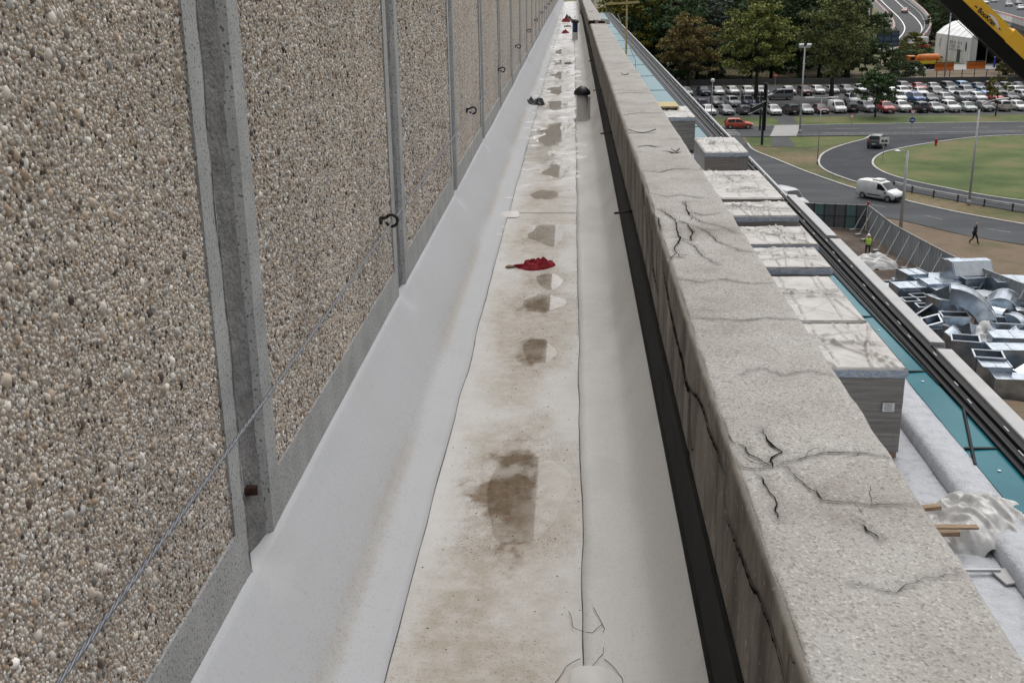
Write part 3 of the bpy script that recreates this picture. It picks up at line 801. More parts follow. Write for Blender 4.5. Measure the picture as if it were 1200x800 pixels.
# ---- parapet
PY0 = 1.0
CR_TOP = [([(.344, 2.134), (.357, 2.079), (.373, 2.046), (.389, 2.018), (.391, 2.051), (.418, 2.093), (.405, 2.15), (.40, 2.22)], .0030),
          ([(.389, 2.018), (.42, 2.045), (.455, 2.064), (.502, 2.09), (.562, 2.095), (.636, 2.071)], .0018),
          ([(.414, 2.051), (.425, 2.0), (.434, 1.953), (.459, 1.881), (.495, 1.872), (.553, 1.859), (.637, 1.868)], .0018),
          ([(.352, 1.985), (.360, 1.963), (.368, 1.915), (.367, 1.845), (.363, 1.802)], .0036),
          ([(.502, 1.785), (.51, 1.76), (.52, 1.73)], .0028),
          ([(.318, 2.03), (.35, 2.01), (.389, 2.018)], .0014),
          ([(.318, 3.08), (.34, 3.02), (.40, 3.01), (.469, 2.992), (.54, 3.02), (.637, 3.008)], .0016),
          ([(.472, 4.698), (.466, 4.60), (.461, 4.504), (.473, 4.395)], .0045),
          ([(.352, 4.545), (.381, 4.433), (.401, 4.326), (.391, 4.128), (.39, 4.004), (.355, 3.86), (.365, 3.725)], .0040),
          ([(.313, 4.398), (.339, 4.362), (.33, 4.193), (.32, 4.145)], .0040),
          ([(.376, 4.035), (.424, 3.974), (.444, 4.111), (.438, 4.257), (.41, 4.30)], .0040),
          ([(.313, 3.74), (.34, 3.73), (.365, 3.725)], .0024), ([(.46, 4.5), (.52, 4.42), (.58, 4.46)], .0016),
          ([(.32, 7.75), (.45, 7.9), (.64, 7.86)], .006), ([(.36, 6.3), (.42, 6.35), (.47, 6.28)], .006), ([(.50, 6.15), (.54, 6.05), (.58, 6.1)], .007)]
CR_FACE = [([(3.9, .66), (3.534, .60), (3.3, .58), (3.091, .585), (2.95, .56), (2.842, .577), (2.835, .50), (2.822, .38)], .006),
           ([(2.842, .577), (2.70, .62), (2.553, .645), (2.40, .64), (2.259, .655), (2.13, .66)], .004),
           ([(2.097, .582), (1.95, .60), (1.809, .61), (1.68, .64), (1.553, .65), (1.40, .64)], .0028),
           ([(2.8, .48), (2.74, .45), (2.70, .47)], .003), ([(4.3, .72), (4.2, .6), (4.05, .5), (4.0, .40)], .004), ([(5.2, .70), (4.9, .62), (4.7, .5)], .005), ([(4.75, .68), (4.5, .60), (4.4, .52), (4.1, .5)], .005)]
def wig(pts, amp):
    out = []
    for a, b2 in zip(pts[:-1], pts[1:]):
        L = math.dist(a, b2); n = max(2, int(L / 0.014))
        for q in range(n):
            u = q / n
            out.append((a[0] + (b2[0] - a[0]) * u + random.uniform(-amp, amp), a[1] + (b2[1] - a[1]) * u + random.uniform(-amp, amp)))
    out.append(pts[-1]); return out
CR_TOP += [([(.62, 1.62), (.55, 1.60), (.50, 1.56), (.44, 1.58)], .0009), ([(.40, 2.55), (.46, 2.60), (.50, 2.55), (.57, 2.58), (.636, 2.54)], .0009), ([(.33, 3.45), (.40, 3.40), (.47, 3.44), (.55, 3.38), (.63, 3.40)], .0013),
           ([(.45, 4.25), (.50, 4.12), (.52, 3.95), (.58, 3.82), (.636, 3.80)], .0018), ([(.473, 4.395), (.50, 4.28), (.56, 4.22), (.60, 4.10)], .0018), ([(.40, 4.33), (.44, 4.26), (.45, 4.25)], .0022), ([(.39, 4.0), (.43, 3.90), (.44, 3.75), (.48, 3.62)], .0015), ([(.34, 4.9), (.40, 4.82), (.47, 4.86), (.55, 4.78)], .0018),
           ([(.33, 5.5), (.42, 5.45), (.50, 5.55), (.63, 5.5)], .003), ([(.33, 9.2), (.45, 9.3), (.63, 9.2)], .005), ([(.33, 12.5), (.48, 12.4), (.63, 12.55)], .007), ([(.33, 15.5), (.48, 15.6), (.63, 15.5)], .008)]
CR_TOP = [(wig(p_, .004), w_) for p_, w_ in CR_TOP]
CR_FACE = [(wig(p_, .005), w_) for p_, w_ in CR_FACE]
def parapet_piece(y0, y1, dy, dface, dtop):
    ys = np.arange(y0, y1 + dy * 0.5, dy)
    zf = np.arange(0.10, 0.722, dface)
    xt = np.arange(0.33, 0.632, dtop)
    prof = [(0.32, z) for z in zf] + [(0.3205, 0.722), (0.323, 0.7275), (0.327, 0.7295)] + [(x, 0.73) for x in xt] + [(0.634, 0.7295), (0.639, 0.726), (0.641, 0.718), (0.641, 0.60), (0.641, 0.3), (0.641, -1.0)]
    P = np.array(prof); n = len(P)
    X = np.repeat(P[:, 0][:, None], len(ys), 1); Z = np.repeat(P[:, 1][:, None], len(ys), 1); Y = np.repeat(ys[None], n, 0)
    istop = np.zeros(n, bool); istop[len(zf) + 1:len(zf) + 3 + len(xt) + 1] = True
    isface = np.zeros(n, bool); isface[:len(zf)] = True
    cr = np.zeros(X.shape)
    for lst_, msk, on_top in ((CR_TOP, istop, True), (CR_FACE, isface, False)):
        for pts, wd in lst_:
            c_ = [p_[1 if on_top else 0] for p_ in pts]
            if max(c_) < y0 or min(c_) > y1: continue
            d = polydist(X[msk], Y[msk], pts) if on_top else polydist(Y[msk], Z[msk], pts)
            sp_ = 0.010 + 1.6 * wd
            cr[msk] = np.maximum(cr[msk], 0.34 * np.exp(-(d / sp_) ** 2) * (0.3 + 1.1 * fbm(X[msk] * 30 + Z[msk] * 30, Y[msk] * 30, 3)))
    und = (fbm(Y * 1.1, X * 4, 4) - 0.5) * 0.006
    edge_n = fbm(Y * 9, Z * 0 + 3, 4)
    inner_edge = np.exp(-((X - 0.323) / 0.007) ** 2 - ((Z - 0.728) / 0.009) ** 2)
    outer_edge = np.exp(-((X - 0.639) / 0.008) ** 2 - ((Z - 0.726) / 0.01) ** 2)
    Xo = X + 0.5 * und * isface[:, None] + 0.010 * inner_edge * edge_n - 0.009 * outer_edge * edge_n + 0.016 * (fbm(Y * 0.5, Y * 0 + 2, 2) - 0.5) * (X < 0.34) - isface[:, None] * -0.008 * cr
    Zo = Z + und * istop[:, None] * 0.7 - 0.008 * inner_edge * edge_n - 0.008 * outer_edge * edge_n - istop[:, None] * 0.008 * cr
    edge = np.clip(inner_edge * 1.3 * edge_n, 0, 0.75)
    V = np.stack([Xo, Y, Zo], -1).reshape(-1, 3)
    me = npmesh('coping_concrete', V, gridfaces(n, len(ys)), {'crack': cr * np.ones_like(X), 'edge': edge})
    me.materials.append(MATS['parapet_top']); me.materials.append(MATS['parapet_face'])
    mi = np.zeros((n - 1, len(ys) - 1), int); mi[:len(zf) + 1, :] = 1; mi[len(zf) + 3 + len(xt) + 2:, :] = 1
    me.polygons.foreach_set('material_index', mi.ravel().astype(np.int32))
    return me
par = thing('parapet', 'cracked concrete parapet with weathered flat top beside the gutter', 'parapet', (0, 0, 0))
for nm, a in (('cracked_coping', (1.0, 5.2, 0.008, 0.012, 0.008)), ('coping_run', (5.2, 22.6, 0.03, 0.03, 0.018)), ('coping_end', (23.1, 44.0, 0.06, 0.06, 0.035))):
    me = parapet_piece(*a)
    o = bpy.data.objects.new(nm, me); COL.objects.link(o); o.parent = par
def ribbon_crack(pts, wd, onface):  # flat near-black ribbon on the surface, painting the shade inside a crack
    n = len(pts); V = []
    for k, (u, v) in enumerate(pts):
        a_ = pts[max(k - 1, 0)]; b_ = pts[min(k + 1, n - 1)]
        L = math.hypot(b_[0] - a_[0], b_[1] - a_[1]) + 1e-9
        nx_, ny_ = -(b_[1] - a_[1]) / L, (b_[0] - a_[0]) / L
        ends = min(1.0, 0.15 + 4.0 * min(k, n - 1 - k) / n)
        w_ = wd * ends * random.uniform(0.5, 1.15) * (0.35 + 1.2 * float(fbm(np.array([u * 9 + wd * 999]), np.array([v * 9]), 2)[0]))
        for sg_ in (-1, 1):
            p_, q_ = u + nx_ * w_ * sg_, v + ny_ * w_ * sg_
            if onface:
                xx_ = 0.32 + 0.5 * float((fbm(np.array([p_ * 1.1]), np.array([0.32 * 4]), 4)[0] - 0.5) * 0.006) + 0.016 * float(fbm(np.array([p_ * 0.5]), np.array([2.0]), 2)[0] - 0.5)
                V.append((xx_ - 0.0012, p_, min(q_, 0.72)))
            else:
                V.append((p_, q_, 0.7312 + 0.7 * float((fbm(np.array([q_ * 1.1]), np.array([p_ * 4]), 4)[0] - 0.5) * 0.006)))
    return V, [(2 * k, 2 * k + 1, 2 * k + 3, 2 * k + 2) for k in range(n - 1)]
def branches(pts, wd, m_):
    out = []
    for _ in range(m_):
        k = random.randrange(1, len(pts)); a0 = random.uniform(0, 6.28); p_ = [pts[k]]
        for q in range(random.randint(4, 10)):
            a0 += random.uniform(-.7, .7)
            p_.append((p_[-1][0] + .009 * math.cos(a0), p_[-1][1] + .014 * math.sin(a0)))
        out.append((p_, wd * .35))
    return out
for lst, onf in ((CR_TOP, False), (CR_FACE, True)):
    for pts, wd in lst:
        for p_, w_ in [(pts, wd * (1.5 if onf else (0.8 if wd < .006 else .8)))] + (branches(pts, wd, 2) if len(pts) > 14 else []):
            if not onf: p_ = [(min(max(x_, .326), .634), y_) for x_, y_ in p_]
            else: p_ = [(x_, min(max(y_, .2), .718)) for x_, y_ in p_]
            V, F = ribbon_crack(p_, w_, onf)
            ob('crack', MB().add(V, F), 'crack_shade', par, fixn=False)
ob('parapet_core', MB().box((0.48, 36, -2.75), (0.29, 72, 6.62)), 'wall_render', par)
# broken joint with brick rubble
jt = MB().box((0.48, 22.85, 0.66), (0.30, 0.46, 0.10))
ob('joint_filling', jt, 'parapet_face', par)
rub = [(0.36, 22.75, .10, 'rust', 'rusty red brick fragment'), (0.46, 22.9, .11, 'kerb_stone', 'pale mortar lump'), (0.55, 22.7, .09, 'rust', 'small dark red brick chip'), (0.62, 22.95, .12, 'kerb_stone', 'white broken mortar block')]
for x, y, s_, mt, lb in rub:
    mb = MB().box((x, y, 0.705 + s_ * .4), (s_ * 1.1, s_ * 1.5, s_ * .8), (0.05, 0.04, random.uniform(0, 2)), 0.8)
    setp(ob('rubble_lump', mb, mt, None, bevel=0.012), lb + ' in the broken joint of the parapet', 'rubble', 'rubble on the parapet joint')
ob('end_block', MB().box((0.5, 44.6, 0.55), (0.55, 1.0, 0.7)), 'wall_render', par, bevel=0.02)

# black rubber profile between upstand and parapet, in butted lengths
ys = [1.0, 3.62, 6.6, 9.6, 12.6, 15.6, 18.6, 21.6, 24.6, 27.6, 30.6, 36, 42, 48, 60, YEND]
strip = thing('edge_profile', 'long black rubber edge profile between white membrane and parapet', 'edge strip', (0, 0, 0))
for a, b2 in zip(ys[:-1], ys[1:]):
    mb = MB()
    o_ = [(0.3005, 0.12), (0.3000, 0.174), (0.3035, 0.182), (0.3075, 0.19), (0.3105, 0.33), (0.306, 0.345), (0.306, 0.395), (0.312, 0.404), (0.3225, 0.404), (0.3225, 0.12)]
    mb.prism([(x + random.uniform(-.002, .002) * 0, z) for x, z in o_], a + 0.004, b2 - 0.004)
    ob('profile_length', mb, 'black_rubber', strip, bevel=0.0)
for yy in (6.07, 9.3, 12.9, 17.4):
    r = MB().cyl((0.225, yy, 0.400), (0.335, yy + 0.01, 0.412), 0.0065, n=8)
    setp(ob('clamp_rod', r, 'iron_black', None, True), 'short black rod clamped across the rubber edge profile', 'rod', 'rods across the edge profile')
# bent strips lying on the parapet
for i, (x0, x1, y, hh, wd, lb) in enumerate(((.335, .50, 6.86, .018, .030, 'long curled black rubber strip lying across the parapet top'), (.455, .53, 10.96, .012, .05, 'short black offcut lying on the parapet top'), (.40, .50, 30.0, .01, .3, 'black scrap near the far end of the parapet top'), (.53, .575, 6.1, .012, .03, 'tiny dark curled chip on the parapet top'))):
    mb = MB(); n = 14
    P = []
    for k in range(n):
        u = k / (n - 1); z = 0.732 + hh * (2 * u - 1) ** 2
        for dy in (0, wd * (0.5 + 0.5 * (2 * u - 1) ** 2)):
            for dz in (0, 0.003):
                P.append((x0 + (x1 - x0) * u, y + dy - 0.01 * math.sin(u * 3), z + dz))
    F = []
    for k in range(n - 1):
        o_ = 4 * k
        F += [(o_, o_ + 4, o_ + 6, o_ + 2), (o_ + 1, o_ + 3, o_ + 7, o_ + 5), (o_, o_ + 1, o_ + 5, o_ + 4), (o_ + 2, o_ + 6, o_ + 7, o_ + 3)]
    F += [(0, 2, 3, 1), (4 * n - 4, 4 * n - 3, 4 * n - 1, 4 * n - 2)]
    mb.add(P, F)
    setp(ob('rubber_offcut', mb, 'plastic_black', None, True), lb, 'offcut')

# ---- safety cable on hooks
HY = [0.5, 4.38, 8.2, 11.8, 15.4, 19.2, 23.0, 26.9, 30.8, 34.6, 38.4, 42.2, 46]
cable = thing('steel_cable', 'thin twisted steel cable strung along the pebble wall', 'cable', (0, 0, 0))
ctr = []
for a, b2 in zip(HY[:-1], HY[1:]):
    for q in range(60):
        u = q / 60
        z = 0.715 + 0.0 + 0.1 * sstep(9, 30, a + (b2 - a) * u) - 0.018 * math.sin(math.pi * u)
        ctr.append((WX + 0.045 - 0.022 * math.sin(math.pi * u) * (1 if a > 1 else 0.4), a + (b2 - a) * u, float(z)))
for k in range(3):                                   # three strands laid round each other
    pts = []
    m_ = [c for c in ctr if c[1] < 9] if k else ctr
    dense = []
    for a, b2 in zip(m_[:-1], m_[1:]):
        nq = 4 if a[1] < 9 else 1
        for q in range(nq):
            u = q / nq
            dense.append(tuple(a[i] * (1 - u) + b2[i] * u for i in range(3)))
    for c in dense:
        ph = c[1] * 2 * math.pi / 0.085 + k * 2 * math.pi / 3
        pts.append((c[0] + 0.0024 * math.cos(ph), c[1], c[2] + 0.0024 * math.sin(ph)))
    ob('strand', MB().tube(pts, 0.0029, 5), 'cable_steel', cable, True)
hook_me = None
def hook_geo():
    mb = MB()
    mb.tube([(-0.012, 0, 0.012), (0.012, 0, 0.012), (0.022, 0.0, 0.016)], 0.0075, 8)
    ring = []
    for q in range(19):
        a = math.pi * 0.80 - q / 18 * math.pi * 1.70
        ring.append((0.043 + 0.024 * math.cos(a), 0.010 * q / 18, 0.001 + 0.024 * math.sin(a)))
    mb.tube(ring, 0.0066, 8)
    return mb
for i, y in enumerate(HY[1:]):
    z = 0.715 + float(0.1 * sstep(9, 30, y)) + 0.006
    h = thing('cable_hook', 'black iron hook screwed into the pebble wall holding the cable', 'hook', (WX, y, z), 0, 'hooks holding the cable')
    if hook_me is None:
        ho = ob('hook_curl', hook_geo(), 'iron_black', h, True); hook_me = ho.data
        pl = ob('wall_plug', MB().cyl((-0.01, 0, 0), (0.006, 0, 0), 0.016, 0.014, 10), 'iron_black', h); plug_me = pl.data
    else:
        for nm, me in (('hook_curl', hook_me), ('wall_plug', plug_me)):
            c = bpy.data.objects.new(nm, me); COL.objects.link(c); c.parent = h

# ---- things lying and standing in the gutter
def crumple(name, c, rx, ry, h, mat, seed, label, cat, n=36, ridges=3.0, sharp=1.0, group=None):
    r_ = np.random.default_rng(seed)
    th = np.linspace(0, 2 * math.pi, n, endpoint=False); rr = np.linspace(0, 1, 14)
    ox, oy = r_.uniform(0, 60, 2)
    out = 0.72 + 0.55 * fbm(np.cos(th) * 1.6 + ox, np.sin(th) * 1.6 + oy, 3)
    V = [(c[0], c[1], c[2] + h)]
    for q in rr[1:]:
        x = q * out * np.cos(th); y = q * out * np.sin(th)
        rid = np.abs(fbm(x * ridges + ox, y * ridges + oy, 4) - 0.5) * 2
        z = h * np.clip((1 - q ** 2.2) * 0.62 + (rid - 0.22) * 1.5 * (1 - q ** 4) * sharp, 0.0, 2)
        for k in range(n):
            V.append((c[0] + rx * x[k], c[1] + ry * y[k], c[2] + z[k] + (0.004 if q < 1 else -0.001)))
    F = [(0, 1 + k, 1 + (k + 1) % n) for k in range(n)]
    for i in range(len(rr) - 2):
        for k in range(n):
            a = 1 + i * n; b2 = 1 + (i + 1) * n
            F.append((a + k, b2 + k, b2 + (k + 1) % n, a + (k + 1) % n))
    o = ob(name, MB().add(V, F), mat, None, True)
    return setp(o, label, cat, group)
rag = thing('red_rag', 'dark red crumpled cloth rag lying on the dirty gutter floor', 'rag', (-0.235, 6.45, 0))
cr_ = crumple('cloth', (0.02, 0, 0), 0.115, 0.085, 0.055, 'rag_red', 3, None, None, ridges=2.2); cr_.parent = rag
tl = MB().tube([(-0.06, -0.01, 0.008), (-0.10, -0.012, 0.012), (-0.125, 0.0, 0.006)], [0.018, 0.010, 0.006], 7)
ob('knotted_corner', tl, 'rag_red', rag, True)
ob('leather_patch', MB().tube([(-0.115, -0.008, 0.006), (-0.15, -0.02, 0.008), (-0.165, -0.01, 0.004)], [0.008, 0.012, 0.004], 7), 'timber', rag, True)
bag = thing('black_bundle', 'black crumpled rubber bundle lying at the foot of the white upstand', 'bundle', (-0.515, 15.2, 0.005))
for dx, rx, sdn in ((-0.055, 0.085, 8), (0.06, 0.075, 9)):
    q = crumple('rubber_fold', (dx, 0.0, 0), rx * 1.1, 0.12, 0.12, 'plastic_black', sdn, None, None, ridges=1.6, sharp=0.7); q.parent = bag
def vent(x, y, h, rw, up, capm, lab, dome):
    v = thing('vent_pipe', lab, 'pipe', (x, y, 0.0))
    pr = [(rw + 0.035, 0.004), (rw + 0.03, 0.009), (rw + 0.006, 0.02), (rw, 0.04), (rw, h * up)]
    ob('membrane_sleeve', MB().lathe(pr, n=20), 'sleeve', v, True)
    if dome:
        ob('rain_cap', MB().lathe([(rw + 0.004, h - 0.02), (rw + 0.030, h - 0.012), (rw + 0.032, h + 0.006), (rw + 0.022, h + 0.036), (rw * 0.62, h + 0.075), (0.008, h + 0.088)], n=20), capm, v, True)
        ob('weld_flap', MB().box((rw + 0.014, 0.0, h * 0.45), (0.034, 0.006, h * 0.86)), 'membrane_right', v)
    else:
        ob('pipe_socket', MB().lathe([(rw - 0.004, h * up - 0.01), (rw - 0.006, h * 0.9), (rw + 0.004, h * .92), (rw + .006, h)], n=18), capm, v, True)
        ob('rain_cap', MB().lathe([(rw + 0.03, h - 0.03), (rw + 0.03, h), (rw * .6, h + 0.05), (0.01, h + 0.055)], n=18), 'plastic_black', v, True)
vent(0.105, 13.5, 0.31, 0.068, 1.0, 'plastic_black', 'white sleeved vent pipe with black domed rain cap', True)
vent(0.045, 30.6, 0.47, 0.075, 0.42, 'pipe_blue', 'far vent pipe with blue upper half and black cap', False)
crumple('red_cloth', (-0.24, 34.2, 0.004), 0.12, 0.3, 0.09, 'rag_red', 21, 'small red cloth heap left of the blue topped pipe', 'cloth')
crumple('red_cloth', (-0.27, 42.6, 0.004), 0.16, 0.5, 0.12, 'rag_red', 22, 'red cloth heap half under a black sack at the far gutter', 'cloth')
crumple('black_sack', (-0.20, 43.4, 0.004), 0.22, 0.4, 0.22, 'plastic_black', 23, 'black sack lying behind a red cloth far along the gutter', 'sack')
crumple('black_sheet_scrap', (-0.20, 38.6, 0.004), 0.13, 0.35, 0.04, 'plastic_black', 24, 'flat black scrap between the two red cloth heaps', 'scrap')
crumple('dark_scrap', (-0.10, 22.4, 0.004), 0.08, 0.12, 0.02, 'iron_black', 25, 'flat dark scrap on the wrinkled wet gutter floor', 'scrap')

# ============================================================ LOWER ROOF
RZ = -6.0
lr = ob('lower_roof', MB().box((4.2, 110, RZ - 0.15), (7.0, 250, 0.3)), 'roof_white', None, kind='structure')
kb = MB()
ysk = np.concatenate([np.arange(8, 24, 0.12), np.arange(24, 41.3, 0.6)])
kp = [(5.76, RZ - 0.02), (5.74, RZ + 0.04), (5.765, RZ + 0.20), (5.80, RZ + 0.25), (5.95, RZ + 0.262), (6.2, RZ + 0.255), (6.32, RZ + 0.24), (6.335, RZ + 0.1), (6.335, RZ - 0.2)]
def kj(X, Y, Z, P):
    return X + 0.03 * (fbm(Y * 1.3, Z * 6, 4) - 0.5), Z + 0.03 * (fbm(X * 5, Y * 1.6, 4) - 0.5) * (Z > RZ)
sweep('roof_kerb', kp, ysk, 'roof_white', lr, kj)
gr_ = np.meshgrid(np.arange(0.7, 5.78, 0.07), np.arange(10, 19, 0.07), indexing='ij')
rz_ = RZ + 0.006 + 0.03 * np.abs(fbm(gr_[0] * 2.3, gr_[1] * 1.7, 5) - 0.5)
link_mesh('roof_membrane', npmesh('roof_membrane', np.stack([gr_[0], gr_[1], rz_], -1).reshape(-1, 3), gridfaces(*gr_[0].shape)), 'roof_white', lr, True)

# glazed roof edge: teal panes between cross bars, black rails, white coping
edge = thing('glazed_roof_edge', 'teal glass roof edge with black rails above the site yard', 'glass roof edge', (0, 0, 0))
GZ = RZ + 0.23
def glass_x(y):
    return float(np.interp(y, [0, 16, 25, 45, 75, 110, 235], [7.0, 6.93, 6.70, 6.45, 6.15, 6.0, 6.0]))
def glass_l(y):
    return 6.345 if y < 40.5 else (5.45 if y < 57 else 0.72)
ybars = [6.0, 9.7, 13.4, 17.05, 20.75, 24.4, 28.1, 31.8, 35.5, 40.9, 46.6, 52, 57.4, 65.0, 76.1, 87, 98, 109, 120, 134, 150, 170, 195, 232]
for a, b2 in zip(ybars[:-1], ybars[1:]):
    x0, x1, x2 = glass_l(a), glass_x(a + .03), glass_x(b2 - .03)
    mb = MB().add([(x0, a + 0.03, GZ), (x1, a + 0.03, GZ + 0.02), (x2, b2 - 0.03, GZ + 0.02), (x0, b2 - 0.03, GZ),
                   (x0, a + 0.03, GZ - 0.03), (x1, a + 0.03, GZ - 0.01), (x2, b2 - 0.03, GZ - 0.01), (x0, b2 - 0.03, GZ - 0.03)],
                  [(0, 1, 2, 3), (4, 7, 6, 5), (0, 4, 5, 1), (1, 5, 6, 2), (2, 6, 7, 3), (3, 7, 4, 0)])
    ob('glass_pane', mb, 'teal_glass', edge)
    wb = 0.055 if a < 45 else 0.14
    ob('cross_bar', MB().box(((x0 + x1) / 2, a, GZ + 0.01), (x1 - x0, wb, 0.05)), 'black_metal', edge)
ob('raking_bar', MB().tube([(6.30, 16.40, GZ + 0.02), (6.88, 18.75, GZ + 0.045)], 0.028, 6), 'black_metal', edge)
# frame strips filling from the glass to the rails
for u0, u1, mt, dz in ((0.0, 0.22, 'black_metal', .05), (0.30, 0.52, 'frame_grey', .035), (0.58, 0.66, 'frame_grey', .03), (0.74, 0.98, 'black_metal', .055)):
    V = []; F = []
    yy = list(np.linspace(20, 234, 40))
    for y in yy:
        g_ = glass_x(y); w_ = 6.87 - g_
        V += [(g_ + w_ * u0, y, GZ + dz - .06), (g_ + w_ * u0, y, GZ + dz), (g_ + w_ * u1, y, GZ + dz), (g_ + w_ * u1, y, GZ + dz - .06)]
    for i in range(39):
        for q in range(4): F.append((4 * i + q, 4 * i + (q + 1) % 4, 4 * i + 4 + (q + 1) % 4, 4 * i + 4 + q))
    ob('frame_strip', MB().add(V, F), mt, edge)
for yb in (16.2, 17.6, 20.2, 23.4, 27.4):
    ob('glass_button', MB().lathe([(0.03, 0), (0.03, 0.012), (0.02, 0.016)], (6.6, yb, GZ + 0.012), 10), 'lamp_glass', edge, True)
xr = [(6.90, 0.075, 0.04), (6.99, 0.06, 0.10), (7.075, 0.055, 0.07), (7.155, 0.06, 0.12), (7.235, 0.06, 0.09)]
for i, (x, wd, dz) in enumerate(xr):
    ob('black_rail', MB().box((x, 120, GZ + dz), (wd, 228, 0.07)), 'black_metal', edge, bevel=0.012)
ob('gutter_tray', MB().box((7.06, 120, GZ - 0.02), (0.44, 228, 0.03)), 'black_metal', edge)
gl_me = None
for k in range(90):                       # small clips on the rails that catch the light
    y = 12 + k * 1.15
    me_ = gl_me
    if gl_me is None:
        o = ob('rail_clip', MB().box((0, 0, 0), (0.02, 0.22, 0.014)), 'pole_grey', edge); gl_me = o.data
    else:
        o = bpy.data.objects.new('rail_clip', gl_me); COL.objects.link(o); o.parent = edge
    i = k % 3
    x, wd, dz = xr[i + 1]
    o.location = (x + 0.012, y + random.uniform(-.4, .4), GZ + dz + 0.042)
cop = thing('metal_coping', 'pale flat metal coping lengths along the outer roof edge', 'coping', (0, 0, 0))
for a, b2 in ((2.0, 11.9), (12.1, 21.72), (22.15, 31.6), (32.0, 38.3)):
    mb = MB().prism([(7.30, GZ + 0.02), (7.30, GZ + 0.15), (7.315, GZ + 0.165), (7.60, GZ + 0.15), (7.615, GZ + 0.13), (7.615, GZ - 0.30), (7.58, GZ - 0.30), (7.58, GZ + 0.02)], a, b2)
    ob('coping_length', mb, 'coping_white', cop)
for y in (12.0, 21.94, 31.8):
    ob('joint_bracket', MB().prism([(7.33, GZ - 0.02), (7.33, GZ + 0.10), (7.57, GZ + 0.09), (7.57, GZ - 0.02)], y - 0.3, y + 0.3), 'frame_grey', cop)
lo = thing('lower_building', 'dark glazed lower building carrying the white roof terrace', 'building', (0, 0, 0))
ob('facade', MB().box((7.30, 110, -13.2), (0.5, 248, 13.6)), 'facade_dark', lo)
ob('floor_mass', MB().box((3.8, 110, -13.2), (6.2, 248, 13.6)), 'facade_dark', lo)
for k in range(31):
    ob('facade_fin', MB().box((7.585, 0 + k * 7.4, -13.4), (0.08, 0.12, 13.0)), 'black_metal', lo)

